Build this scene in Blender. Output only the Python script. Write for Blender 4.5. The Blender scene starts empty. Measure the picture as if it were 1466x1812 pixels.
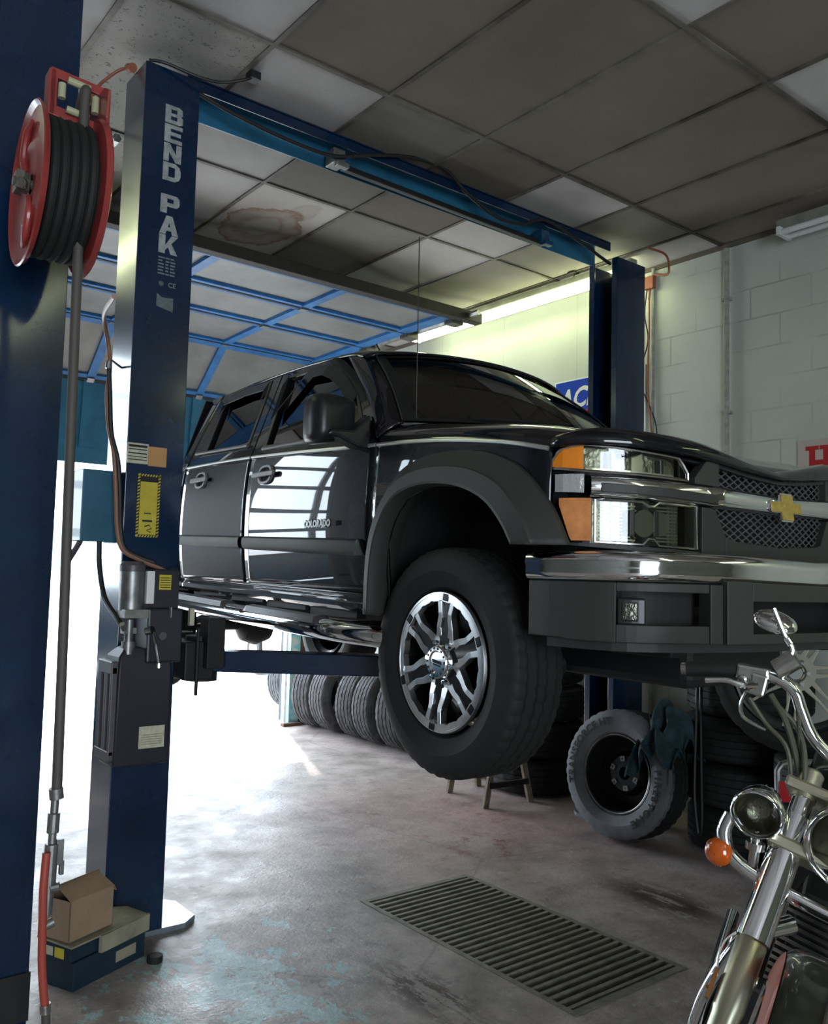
import bpy, bmesh, math, random
from mathutils import Vector, Matrix
import numpy as np
random.seed(7)
R = math.radians
sc = bpy.context.scene
COL = sc.collection

# ---------------------------------------------------------------- camera
FPX = 1547.3; YAW = 0.66843; PIT = 0.072864; ROL = 0.026259
CAM = Vector((0, 0, 1.5))
_f = Vector((math.sin(YAW)*math.cos(PIT), math.cos(YAW)*math.cos(PIT), math.sin(PIT)))
_r = Vector((math.cos(YAW), -math.sin(YAW), 0)); _u = _r.cross(_f)
_c, _s = math.cos(ROL), math.sin(ROL)
CR = _c*_r + _s*_u; CU = -_s*_r + _c*_u
cd = bpy.data.cameras.new('camera'); cam = bpy.data.objects.new('camera', cd); COL.objects.link(cam)
cd.sensor_fit = 'HORIZONTAL'; cd.sensor_width = 36; cd.lens = 36*FPX/1466; cd.clip_start = .05; cd.clip_end = 300
cam.matrix_world = Matrix(((CR.x, CU.x, -_f.x, 0), (CR.y, CU.y, -_f.y, 0), (CR.z, CU.z, -_f.z, 1.5), (0, 0, 0, 1)))
sc.camera = cam
# ---------------------------------------------------------------- light
sc.view_settings.view_transform = 'Standard'; sc.view_settings.look = 'None'
sc.view_settings.exposure = 1.6; sc.view_settings.gamma = 1.0
sc.view_settings.use_curve_mapping = False
WORLD = 4.2; SUN = 3.5; TUBE = 4.8
wd = bpy.data.worlds.new('sky'); sc.world = wd; wd.use_nodes = True
bg = wd.node_tree.nodes['Background']; bg.inputs[0].default_value = (.80, .90, 1, 1); bg.inputs[1].default_value = WORLD
sl = bpy.data.lights.new('sun', 'SUN'); sl.energy = SUN; sl.angle = R(1.5); sl.color = (1, .96, .9)
so = bpy.data.objects.new('sun', sl); COL.objects.link(so)
so.rotation_euler = Vector((-.42, -1, -1.5)).to_track_quat('-Z', 'Y').to_euler()
def portal(name, loc, sx, sy, d):
    l = bpy.data.lights.new(name, 'AREA'); l.shape = 'RECTANGLE'; l.size = sx; l.size_y = sy; l.cycles.is_portal = True
    o = bpy.data.objects.new(name, l); COL.objects.link(o); o.location = loc
    o.rotation_euler = Vector(d).to_track_quat('-Z', 'Y').to_euler()
portal('opening_portal', (2.93, 7.95, 1.2), 3.1, 2.4, (0, -1, 0))
portal('neighbour_portal', (-1.15, 7.95, 1.75), 3.0, 3.4, (0, -1, 0))
portal('rear_portal', (-1.2, -4.55, 1.5), 3.0, 3.0, (0, 1, 0))
sc.cycles.max_bounces = 10; sc.cycles.diffuse_bounces = 5; sc.cycles.glossy_bounces = 5
sc.cycles.sample_clamp_indirect = 8; sc.cycles.caustics_reflective = False; sc.cycles.caustics_refractive = False
sc.cycles.use_denoising = True

# ---------------------------------------------------------------- helpers
def ray(x, y): return (_f + CR*((x-733)/FPX) - CU*((y-906)/FPX))
def on(x, y, ax, v):                 # point where the view line of a photo position meets a plane of the room
    d = ray(x, y); return CAM + d*((v-CAM[ax])/d[ax])
def dep(x, y, d): return CAM + ray(x, y)*d

def tag(o, label=None, cat=None, group=None, kind=None):
    if label: o['label'] = label
    if cat: o['category'] = cat
    if group: o['group'] = group
    if kind: o['kind'] = kind
    return o
def empty(name, loc=(0, 0, 0), rz=0, label=None, cat=None, group=None):
    o = bpy.data.objects.new(name, None); COL.objects.link(o); o.location = loc; o.rotation_euler = (0, 0, rz)
    o.empty_display_size = .1
    return tag(o, label, cat, group)
def children(o): return [c for c in bpy.data.objects if c.parent == o]
def copy_tree(o, parent=None):
    c = o.copy(); COL.objects.link(c)
    if parent: c.parent = parent
    for ch in children(o): copy_tree(ch, c)
    return c

class MB:
    def __init__(s): s.v = []; s.f = []; s.m = []; s.T = None
    def add(s, vs, fs, m=0):
        b = len(s.v)
        if s.T is not None: vs = [s.T @ Vector(v) for v in vs]
        s.v += [tuple(v) for v in vs]; s.f += [tuple(i+b for i in f) for f in fs]; s.m += [m]*len(fs); return s
    def box(s, a, b, m=0):
        x0, y0, z0 = a; x1, y1, z1 = b
        vs = [(x0,y0,z0),(x1,y0,z0),(x1,y1,z0),(x0,y1,z0),(x0,y0,z1),(x1,y0,z1),(x1,y1,z1),(x0,y1,z1)]
        return s.add(vs, [(0,3,2,1),(4,5,6,7),(0,1,5,4),(1,2,6,5),(2,3,7,6),(3,0,4,7)], m)
    def beam(s, p, q, w, h, up=(0,0,1), m=0):      # box section from p to q
        p = Vector(p); q = Vector(q); d = (q-p).normalized(); up = Vector(up)
        sx = d.cross(up).normalized(); uy = sx.cross(d).normalized()
        vs = []
        for c in (p, q):
            for a, b in ((-1,-1),(1,-1),(1,1),(-1,1)): vs.append(c + sx*(a*w/2) + uy*(b*h/2))
        return s.add(vs, [(0,1,2,3),(7,6,5,4),(0,4,5,1),(1,5,6,2),(2,6,7,3),(3,7,4,0)], m)
    def tube(s, pts, r, n=10, closed=False, cap=True, m=0, smooth_steps=0):
        pts = [Vector(p) for p in pts]
        if smooth_steps: pts = spline(pts, smooth_steps, closed)
        N = len(pts); rr = r if isinstance(r, (list, tuple)) else [r]*N
        if len(rr) != N: rr = [np.interp(i/(N-1), np.linspace(0, 1, len(rr)), rr) for i in range(N)]
        vs = []; up = None
        for i, p in enumerate(pts):
            if closed: d = pts[(i+1) % N]-pts[i-1]
            else: d = pts[min(i+1, N-1)]-pts[max(i-1, 0)]
            d.normalize()
            if up is None:
                up = Vector((0,0,1)) if abs(d.z) < .9 else Vector((1,0,0))
            sx = d.cross(up).normalized(); up = sx.cross(d).normalized()
            for k in range(n):
                a = 2*math.pi*k/n; vs.append(p + sx*(math.cos(a)*rr[i]) + up*(math.sin(a)*rr[i]))
        fs = []
        for i in range(N if closed else N-1):
            j = (i+1) % N
            for k in range(n): l = (k+1) % n; fs.append((i*n+k, i*n+l, j*n+l, j*n+k))
        if cap and not closed: fs.append(tuple(range(n))[::-1]); fs.append(tuple((N-1)*n+k for k in range(n)))
        return s.add(vs, fs, m)
    def lathe(s, prof, n=48, axis='X', rfun=None, m=0, closed=False):   # prof: (axial, radius)
        vs = []; P = len(prof)
        for k in range(n):
            a = 2*math.pi*k/n
            for i, (x, r) in enumerate(prof):
                if rfun: r = rfun(i, k, r)
                c, d = math.cos(a)*r, math.sin(a)*r
                vs.append({'X': (x, c, d), 'Y': (c, x, d), 'Z': (c, d, x)}[axis])
        fs = []
        for k in range(n):
            l = (k+1) % n
            for i in range(P if closed else P-1):
                j = (i+1) % P
                fs.append((k*P+i, k*P+j, l*P+j, l*P+i))
        return s.add(vs, fs, m)
    def cyl(s, p, q, r, n=20, r2=None, m=0):
        return s.tube([p, q], [r, r if r2 is None else r2], n, m=m)
    def grid(s, fn, nu, nv, m=0):
        vs = [fn(i/nu, j/nv) for i in range(nu+1) for j in range(nv+1)]
        fs = [(i*(nv+1)+j, (i+1)*(nv+1)+j, (i+1)*(nv+1)+j+1, i*(nv+1)+j+1) for i in range(nu) for j in range(nv)]
        return s.add(vs, fs, m)
    def prism(s, poly, fn, h0, h1, m=0):          # poly of 2D points, fn(a,b,h)->3D
        n = len(poly)
        vs = [fn(a, b, h0) for a, b in poly] + [fn(a, b, h1) for a, b in poly]
        fs = [tuple(range(n)), tuple(range(2*n-1, n-1, -1))] + [(i, (i+1) % n, n+(i+1) % n, n+i) for i in range(n)]
        return s.add(vs, fs, m)
    def ring(s, outer, inner, fn, h0, h1, m=0):   # frame between two polylines of equal length
        n = len(outer); vs = []
        for h in (h0, h1):
            vs += [fn(a, b, h) for a, b in outer]; vs += [fn(a, b, h) for a, b in inner]
        fs = []
        for i in range(n):
            j = (i+1) % n
            fs += [(i, j, n+j, n+i), (2*n+i, 3*n+i, 3*n+j, 2*n+j), (i, 2*n+i, 2*n+j, j), (n+i, n+j, 3*n+j, 3*n+i)]
        return s.add(vs, fs, m)
    def build(s, name, mats, parent=None, smooth=False, bevel=0, solid=0, angle=35, sub=0, offset=-1):
        me = bpy.data.meshes.new(name); me.from_pydata(s.v, [], s.f)
        mats = mats if isinstance(mats, (list, tuple)) else [mats]
        for m in mats: me.materials.append(m)
        if len(mats) > 1: me.polygons.foreach_set('material_index', s.m)
        bm = bmesh.new(); bm.from_mesh(me)
        if smooth: bmesh.ops.remove_doubles(bm, verts=bm.verts, dist=1e-5)
        bmesh.ops.recalc_face_normals(bm, faces=bm.faces); bm.to_mesh(me); bm.free()
        if smooth:
            me.polygons.foreach_set('use_smooth', [True]*len(me.polygons))
            try: me.set_sharp_from_angle(angle=R(angle))
            except Exception: pass
        o = bpy.data.objects.new(name, me); COL.objects.link(o)
        if parent: o.parent = parent
        if solid:
            md = o.modifiers.new('thickness', 'SOLIDIFY'); md.thickness = solid; md.offset = offset
        if sub:
            md = o.modifiers.new('subdivision', 'SUBSURF'); md.levels = sub; md.render_levels = sub
        if bevel:
            md = o.modifiers.new('bevel', 'BEVEL'); md.width = bevel; md.segments = 2; md.limit_method = 'ANGLE'; md.angle_limit = R(40)
        return o
def spline(P, k, closed=False):
    P = [Vector(p) for p in P]; N = len(P); out = []
    rng = N if closed else N-1
    for i in range(rng):
        a = P[i-1] if (i > 0 or closed) else P[0]*2-P[1]
        b = P[i]; c = P[(i+1) % N]
        d = P[(i+2) % N] if (i+2 < N or closed) else P[-1]*2-P[-2]
        for j in range(k):
            t = j/k
            out.append(.5*((2*b)+(-a+c)*t+(2*a-5*b+4*c-d)*t*t+(-a+3*b-3*c+d)*t**3))
    if not closed: out.append(P[-1])
    return out
def itp(x, T):
    return float(np.interp(x, [t[0] for t in T], [t[1] for t in T]))
def sitp(x, T):                     # smooth interpolation through a table
    xs = [t[0] for t in T]
    if x <= xs[0]: return T[0][1]
    if x >= xs[-1]: return T[-1][1]
    i = max(k for k in range(len(xs)) if xs[k] <= x); i = min(i, len(T)-2)
    def sl_(k):
        if k == 0: return (T[1][1]-T[0][1])/(xs[1]-xs[0])
        if k == len(T)-1: return (T[-1][1]-T[-2][1])/(xs[-1]-xs[-2])
        return (T[k+1][1]-T[k-1][1])/(xs[k+1]-xs[k-1])
    h = xs[i+1]-xs[i]; t = (x-xs[i])/h; a, b = T[i][1], T[i+1][1]; m0, m1 = sl_(i)*h, sl_(i+1)*h
    return (2*t**3-3*t**2+1)*a+(t**3-2*t**2+t)*m0+(-2*t**3+3*t**2)*b+(t**3-t**2)*m1
def text_mb(mb, body, size, fn, bold=0.0, m=0, spacing=1.0, align='LEFT'):   # letters mapped through fn(x, y) -> 3D
    cu = bpy.data.curves.new('t', 'FONT'); cu.body = body; cu.size = size; cu.offset = bold; cu.space_character = spacing
    cu.align_x = align; cu.resolution_u = 3
    ob = bpy.data.objects.new('t', cu); me = bpy.data.meshes.new_from_object(ob)
    mb.add([fn(v.co.x, v.co.y) for v in me.vertices], [tuple(p.vertices) for p in me.polygons], m)
    bpy.data.objects.remove(ob); bpy.data.curves.remove(cu); bpy.data.meshes.remove(me)

# ---------------------------------------------------------------- materials
def mat(name, col, rough=.5, metal=0, coat=0, spec=.5, bump=0, bscale=40, var=0, vscale=6, col2=None, emit=0, trans=0, ior=1.45, coatr=.05, thr=None):
    m = bpy.data.materials.new(name); m.use_nodes = True; nt = m.node_tree; b = nt.nodes['Principled BSDF']
    c = tuple(col)+(1,)
    b.inputs['Base Color'].default_value = c; b.inputs['Roughness'].default_value = rough; b.inputs['Metallic'].default_value = metal
    b.inputs['Coat Weight'].default_value = coat; b.inputs['Coat Roughness'].default_value = coatr
    b.inputs['Specular IOR Level'].default_value = spec; b.inputs['Transmission Weight'].default_value = trans; b.inputs['IOR'].default_value = ior
    if emit: b.inputs['Emission Color'].default_value = c; b.inputs['Emission Strength'].default_value = emit
    if var or bump:
        tc = nt.nodes.new('ShaderNodeTexCoord')
    if var:
        n = nt.nodes.new('ShaderNodeTexNoise'); n.inputs['Scale'].default_value = vscale; n.inputs['Detail'].default_value = 6; n.inputs['Roughness'].default_value = .65
        nt.links.new(tc.outputs['Object'], n.inputs['Vector'])
        rp = nt.nodes.new('ShaderNodeValToRGB'); lo, hi = thr or (.35, .68)
        rp.color_ramp.elements[0].position = lo; rp.color_ramp.elements[1].position = hi
        c2 = tuple(col2)+(1,) if col2 else tuple(x*(1-var) for x in col)+(1,)
        rp.color_ramp.elements[0].color = c2; rp.color_ramp.elements[1].color = c
        nt.links.new(n.outputs['Fac'], rp.inputs['Fac']); nt.links.new(rp.outputs['Color'], b.inputs['Base Color'])
    if bump:
        n2 = nt.nodes.new('ShaderNodeTexNoise'); n2.inputs['Scale'].default_value = bscale; n2.inputs['Detail'].default_value = 4
        nt.links.new(tc.outputs['Object'], n2.inputs['Vector'])
        bp = nt.nodes.new('ShaderNodeBump'); bp.inputs['Strength'].default_value = bump; bp.inputs['Distance'].default_value = .01
        nt.links.new(n2.outputs['Fac'], bp.inputs['Height']); nt.links.new(bp.outputs['Normal'], b.inputs['Normal'])
    return m
def thin_glass(name, tint, refl=.12, rough=.0):
    m = bpy.data.materials.new(name); m.use_nodes = True; nt = m.node_tree; nt.nodes.clear()
    o = nt.nodes.new('ShaderNodeOutputMaterial'); mx = nt.nodes.new('ShaderNodeMixShader'); t = nt.nodes.new('ShaderNodeBsdfTransparent')
    g = nt.nodes.new('ShaderNodeBsdfGlossy'); g.inputs['Roughness'].default_value = rough; t.inputs[0].default_value = tuple(tint)+(1,)
    fr = nt.nodes.new('ShaderNodeFresnel'); fr.inputs['IOR'].default_value = 1.5+refl*2
    nt.links.new(fr.outputs[0], mx.inputs[0]); nt.links.new(t.outputs[0], mx.inputs[1]); nt.links.new(g.outputs[0], mx.inputs[2]); nt.links.new(mx.outputs[0], o.inputs[0])
    return m
M = {}
M['blue'] = mat('lift_blue_paint', (.002, .021, .066), .25, coat=.6, var=.5, vscale=3, bump=.06, bscale=9, coatr=.12)
M['skyblue'] = mat('door_blue_paint', (.03, .20, .50), .5, var=1, col2=(.02, .12, .34), vscale=8)
M['panelblue'] = mat('door_panel_blue', (.035, .20, .36), .5, var=.4, vscale=4)
M['doorpanel'] = mat('door_panel_grey', (.25, .25, .24), .45, var=.3, vscale=3)
M['darkseal'] = mat('dark_seal', (.03, .025, .02), .7, var=.5, vscale=20)
M['paint'] = mat('truck_black_paint', (.005, .005, .008), .35, coat=1, coatr=.02, spec=.08)
M['handle'] = mat('grey_handle_plastic', (.15, .15, .155), .4)
M['belt'] = mat('bright_belt_strip', (.75, .75, .73), .28, metal=.8)
M['trimblack'] = mat('satin_black_trim', (.014, .014, .015), .35)
M['flare'] = mat('grey_plastic', (.034, .035, .031), .55, bump=.1, bscale=300)
M['plastic'] = mat('dark_plastic', (.026, .027, .025), .5, bump=.1, bscale=300)
M['chrome'] = mat('chrome', (.78, .79, .80), .07, metal=1)
M['dullchrome'] = mat('worn_chrome', (.62, .62, .60), .22, metal=1, var=.35, vscale=15)
M['alu'] = mat('machined_aluminium', (.70, .70, .70), .28, metal=1)
M['rimblack'] = mat('gloss_black_rim', (.005, .005, .006), .28, coat=.35, spec=.3)
M['rubber'] = mat('tyre_rubber', (.0135, .0135, .013), .72, var=.4, vscale=5, bump=.1, bscale=60)
M['rubberold'] = mat('dusty_tyre_rubber', (.10, .10, .11), .8, var=.6, vscale=9)
M['black'] = mat('black_void', (.004, .004, .004), .8)
M['under'] = mat('underbody_black', (.012, .012, .013), .6, var=.4, vscale=8)
M['glass'] = thin_glass('tinted_glass', (.08, .09, .09), .3)
M['wglass'] = thin_glass('windshield_glass', (.16, .20, .19), .55)
M['clear'] = thin_glass('clear_pane', (.93, .95, .96), .0)
M['lens'] = thin_glass('lamp_lens', (.92, .93, .90), .05)
M['amber'] = mat('amber_lens', (.85, .25, .01), .18, coat=1, spec=.6)
M['gold'] = mat('gold_emblem', (.62, .44, .10), .35, metal=.5, var=.3, vscale=60)
M['red'] = mat('reel_red_paint', (.40, .055, .050), .35, coat=.3, var=.4, vscale=5)
M['redsat'] = mat('bright_red', (.45, .012, .02), .4)
M['hose'] = mat('hose_brown_grey', (.075, .068, .06), .6)
M['redhose'] = mat('red_hose', (.35, .06, .04), .5)
M['brownhose'] = mat('copper_brown_tube', (.26, .13, .08), .45)
M['steel'] = mat('grey_steel', (.32, .32, .31), .4, metal=.7, var=.5, vscale=12)
M['greyplas'] = mat('weathered_grey_plastic', (.10, .09, .10), .4, var=.3, vscale=8)
M['resv'] = mat('reservoir_dark_plastic', (.020, .019, .026), .4)
M['whitepaint'] = mat('white_lettering', (.42, .45, .44), .6, var=.5, vscale=40)
M['white'] = mat('white_paint', (.75, .75, .73), .5)
M['cream'] = mat('cream_label', (.60, .57, .42), .6, var=.3, vscale=60)
M['yellow'] = mat('yellow_label', (.62, .50, .05), .6, var=.2, vscale=30)
M['orangelabel'] = mat('orange_label', (.50, .27, .10), .6)
M['ink'] = mat('black_ink', (.01, .01, .012), .6)
M['kraft'] = mat('kraft_cardboard', (.36, .25, .16), .8, var=.25, vscale=7)
M['kraft2'] = mat('dusty_cardboard', (.34, .31, .22), .85, var=.4, vscale=9)
M['boxblue'] = mat('navy_carton', (.012, .03, .05), .5, var=.3, vscale=9)
M['iron'] = mat('rusty_iron', (.16, .15, .12), .6, metal=.3, var=.6, vscale=30)
M['wood'] = mat('grey_wood', (.34, .27, .20), .8, var=.5, vscale=18)
M['cloth'] = mat('teal_rag', (.035, .075, .095), .9, var=.6, vscale=14)
M['signblue'] = mat('sign_blue', (.010, .05, .42), .35)
M['signred'] = mat('sign_red', (.55, .015, .03), .35)
M['signwhite'] = mat('sign_white', (.78, .80, .80), .35)
M['pink'] = mat('faded_sign_board', (.58, .50, .47), .6, var=.2, vscale=10)
M['conduit'] = mat('painted_conduit', (.38, .38, .34), .5, var=.4, vscale=20)
M['wire'] = mat('orange_brown_wire', (.30, .09, .05), .5)
M['cable'] = mat('black_cable', (.012, .012, .013), .5)
M['tubewhite'] = mat('unlit_lamp_tube', (.72, .73, .72), .3)
M['fixture'] = mat('white_lamp_fixture', (.30, .30, .25), .5, var=.4, vscale=8)
M['green'] = mat('dark_green_fender', (.020, .024, .014), .35, coat=1, var=.3, vscale=8)
M['house'] = mat('white_house_siding', (.80, .80, .78), .7)
M['roof'] = mat('pale_roof', (.55, .52, .50), .8)
M['silver'] = mat('silver_car_paint', (.50, .52, .55), .3, metal=.3, coat=.8)
M['tealpost'] = mat('peeling_light_blue_paint', (.20, .55, .62), .7, var=1, col2=(.62, .70, .66), vscale=9, thr=(.40, .55))
M['brownwood'] = mat('brown_timber', (.16, .085, .06), .8, var=.5, vscale=12)
def tube_mat():
    m = bpy.data.materials.new('lit_fluorescent_tube'); m.use_nodes = True; b = m.node_tree.nodes['Principled BSDF']
    b.inputs['Base Color'].default_value = (.9, .9, .8, 1); b.inputs['Emission Color'].default_value = (.90, 1, .58, 1); b.inputs['Emission Strength'].default_value = TUBE
    return m
M['tube'] = tube_mat()

class NT:                                   # tiny node helper
    def __init__(s, name):
        s.m = bpy.data.materials.new(name); s.m.use_nodes = True; s.t = s.m.node_tree; s.b = s.t.nodes['Principled BSDF']
        s.tc = s.t.nodes.new('ShaderNodeTexCoord').outputs['Object']
    def n(s, t, **k):
        x = s.t.nodes.new(t)
        for a, v in k.items(): setattr(x, a, v)
        return x
    def set(s, sock, v):
        if hasattr(v, 'is_output') or isinstance(v, bpy.types.NodeSocket): s.t.links.new(v, sock)
        else: sock.default_value = v
    def noise(s, scale, detail=5, rough=.6, vec=None, dist=0):
        x = s.n('ShaderNodeTexNoise'); x.inputs['Scale'].default_value = scale; x.inputs['Detail'].default_value = detail
        x.inputs['Roughness'].default_value = rough; x.inputs['Distortion'].default_value = dist; s.set(x.inputs['Vector'], vec or s.tc); return x.outputs['Fac']
    def ramp(s, fac, stops):
        x = s.n('ShaderNodeValToRGB'); cr = x.color_ramp
        while len(cr.elements) < len(stops): cr.elements.new(.5)
        for e, (p, c) in zip(cr.elements, stops):
            e.position = p; e.color = (c, c, c, 1) if isinstance(c, (int, float)) else tuple(c)+(1,)
        s.set(x.inputs['Fac'], fac); return x.outputs['Color']
    def mix(s, f, a, b, mode='MIX'):
        x = s.n('ShaderNodeMix'); x.data_type = 'RGBA'; x.blend_type = mode
        s.set(x.inputs[0], f)
        for i, v in ((6, a), (7, b)):
            if isinstance(v, tuple): x.inputs[i].default_value = v if len(v) == 4 else v+(1,)
            else: s.set(x.inputs[i], v)
        return x.outputs[2]
    def math(s, op, a, b=0.0, c=0.0):
        x = s.n('ShaderNodeMath'); x.operation = op; s.set(x.inputs[0], a); s.set(x.inputs[1], b); s.set(x.inputs[2], c); return x.outputs[0]
    def mapping(s, scale=(1,1,1), loc=(0,0,0), rot=(0,0,0)):
        x = s.n('ShaderNodeMapping'); s.set(x.inputs['Vector'], s.tc); x.inputs['Scale'].default_value = scale; x.inputs['Location'].default_value = loc; x.inputs['Rotation'].default_value = rot
        return x.outputs[0]
    def dist(s, p, sc=(1,1,1)):             # distance to a point
        a = s.mapping(sc, tuple(-p[i]*sc[i] for i in range(3)))
        x = s.n('ShaderNodeVectorMath'); x.operation = 'LENGTH'; s.set(x.inputs[0], a); return x.outputs['Value']
    def bump(s, h, st, d=.01):
        x = s.n('ShaderNodeBump'); x.inputs['Strength'].default_value = st; x.inputs['Distance'].default_value = d; s.set(x.inputs['Height'], h); s.t.links.new(x.outputs[0], s.b.inputs['Normal'])
    def out(s, col=None, rough=None):
        if col is not None: s.set(s.b.inputs['Base Color'], col)
        if rough is not None: s.set(s.b.inputs['Roughness'], rough)
        return s.m

def floor_material():
    n = NT('stained_concrete_floor')
    big = n.noise(.9, 4, .6); mid = n.noise(5, 7, .7); fine = n.noise(45, 5, .7)
    base = n.ramp(mid, [(.28, (.27, .225, .205)), (.55, (.46, .395, .375)), (.75, (.56, .50, .48))])
    # old red floor paint still showing under the truck and by the stacks
    rd = n.dist((3.6, 4.1, 0), (.55, .75, 1)); rf = n.math('MULTIPLY', n.ramp(rd, [(.2, 1.0), (1.3, 0.0)]), n.ramp(big, [(.35, .45), (.6, 1.0)]))
    c = n.mix(n.math('MULTIPLY', rf, .75), base, (.46, .27, .265))
    redb = n.ramp(n.noise(2.2, 6, .75, n.mapping((1, 1, 1), (3, 7, 0))), [(.60, 0.0), (.66, 1.0)])
    c = n.mix(n.math('MULTIPLY', n.math('MULTIPLY', redb, rf), .8), c, (.22, .06, .05))
    # dark grime
    g = n.ramp(n.noise(1.7, 6, .7, n.mapping((1, 1, 1), (9, 1, 0))), [(.42, 0.0), (.68, .55)])
    c = n.mix(g, c, (.075, .07, .06))
    # oil streaks drawn out along the bay
    st = n.noise(2.4, 7, .8, n.mapping((5.5, 1.3, 1), (0, 0, 0), (0, 0, R(4))))
    s1 = n.math('MULTIPLY', n.ramp(st, [(.485, 0.0), (.51, 1.0)]), n.ramp(n.dist((2.10, 2.52, 0), (2.4, .95, 1)), [(.12, 1.0), (.36, 0.0)]))
    s2 = n.math('MULTIPLY', n.ramp(st, [(.44, 0.0), (.47, 1.0)]), n.ramp(n.dist((3.60, 2.58, 0), (2.4, .95, 1)), [(.15, 1.0), (.5, 0.0)]))
    s3 = n.math('MULTIPLY', n.ramp(n.noise(3.2, 7, .75, n.mapping((1.6, 1, 1), (7, 3, 0))), [(.54, 0.0), (.58, .8)]), n.ramp(n.dist((3.5, 3.65, 0), (1, 1.4, 1)), [(.15, 1.0), (.6, 0.0)]))
    c = n.mix(s3, c, (.20, .065, .055))
    c = n.mix(n.math('MULTIPLY', n.math('MAXIMUM', s1, s2), .9), c, (.05, .022, .020))
    # peeling pale teal paint by the near column
    pe = n.noise(5.5, 7, .72, n.mapping((1.25, .85, 1), (2, 5, 0)))
    pf = n.math('MULTIPLY', n.ramp(n.math('ADD', pe, n.math('MULTIPLY', n.dist((1.58, 3.00, 0), (1.3, .9, 1)), -.26)), [(.432, 0.0), (.442, 1.0)]), n.ramp(n.dist((1.58, 3.05, 0)), [(.45, 1.0), (.95, 0.0)]))
    teal = n.mix(n.ramp(fine, [(.4, 0.0), (.6, 1.0)]), (.33, .50, .52), (.40, .56, .57))
    c = n.mix(pf, c, teal)
    # cracks
    vo = n.n('ShaderNodeTexVoronoi'); vo.feature = 'DISTANCE_TO_EDGE'; vo.inputs['Scale'].default_value = .55
    jit = n.n('ShaderNodeMix'); jit.data_type = 'VECTOR'; 
    nz = n.n('ShaderNodeTexNoise'); nz.inputs['Scale'].default_value = 3; n.set(nz.inputs['Vector'], n.tc); jit.inputs[0].default_value = .06
    n.set(jit.inputs[4], n.tc); n.set(jit.inputs[5], nz.outputs['Color']); n.set(vo.inputs['Vector'], jit.outputs[1])
    cr = n.ramp(vo.outputs['Distance'], [(.0, 1.0), (.006, 0.0)])
    c = n.mix(n.math('MULTIPLY', cr, .3), c, (.05, .045, .04))
    c = n.mix(n.ramp(fine, [(.30, .5), (.42, 0.0)]), c, (.09, .08, .075))
    rg = n.ramp(n.noise(2.6, 6, .7, n.mapping((1, 1, 1), (4, 4, 4))), [(.35, .30), (.5, .46), (.7, .62)])
    n.b.inputs['Specular IOR Level'].default_value = .38
    c = n.mix(n.ramp(n.noise(16, 6, .75, n.mapping((1, 1, 1), (2, 9, 1))), [(.58, 0.0), (.66, .55)]), c, (.56, .55, .53))
    c = n.mix(n.ramp(n.noise(9, 6, .8, n.mapping((1, 1, 1), (6, 2, 1))), [(.34, .6), (.44, 0.0)]), c, (.12, .11, .105))
    n.bump(n.math('ADD', n.math('MULTIPLY', mid, .8), fine), .5, .007)
    return n.out(c, rg)
def wall_material():
    n = NT('painted_block_wall')
    # object space: Y along the wall, Z up; blocks 0.4 x 0.2
    x = n.n('ShaderNodeCombineXYZ'); sp = n.n('ShaderNodeSeparateXYZ'); n.set(sp.inputs[0], n.tc)
    n.set(x.inputs[0], sp.outputs[1]); n.set(x.inputs[1], sp.outputs[2])
    br = n.n('ShaderNodeTexBrick'); n.set(br.inputs['Vector'], x.outputs[0]); br.inputs['Scale'].default_value = 1
    br.inputs['Brick Width'].default_value = .40; br.inputs['Row Height'].default_value = .20; br.inputs['Mortar Size'].default_value = .006; br.inputs['Mortar Smooth'].default_value = .4
    part = n.ramp(n.noise(2.0, 3, .5), [(.45, 0.0), (.62, 1.0)])
    blk = n.math('LESS_THAN', sp.outputs[1], 3.74)
    mort = n.math('MULTIPLY', n.math('MULTIPLY', br.outputs['Fac'], part), blk)
    v = n.ramp(n.noise(1.6, 6, .6), [(.3, (.47, .50, .455)), (.7, (.58, .61, .56))])
    c = n.mix(n.math('MULTIPLY', mort, .45), v, (.22, .22, .18))
    # smooth boards at the far end with thin butt joints
    pj = n.math('LESS_THAN', n.math('ABSOLUTE', n.math('SUBTRACT', n.math('FRACT', n.math('DIVIDE', sp.outputs[1], .81)), .5)), .004)
    c = n.mix(n.math('MULTIPLY', n.math('MULTIPLY', pj, n.math('SUBTRACT', 1.0, blk)), .35), c, (.25, .25, .2))
    n.bump(n.math('ADD', n.math('MULTIPLY', mort, -1.0), n.math('MULTIPLY', n.noise(25, 5), .35)), .5, .008)
    return n.out(c, .6)
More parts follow.
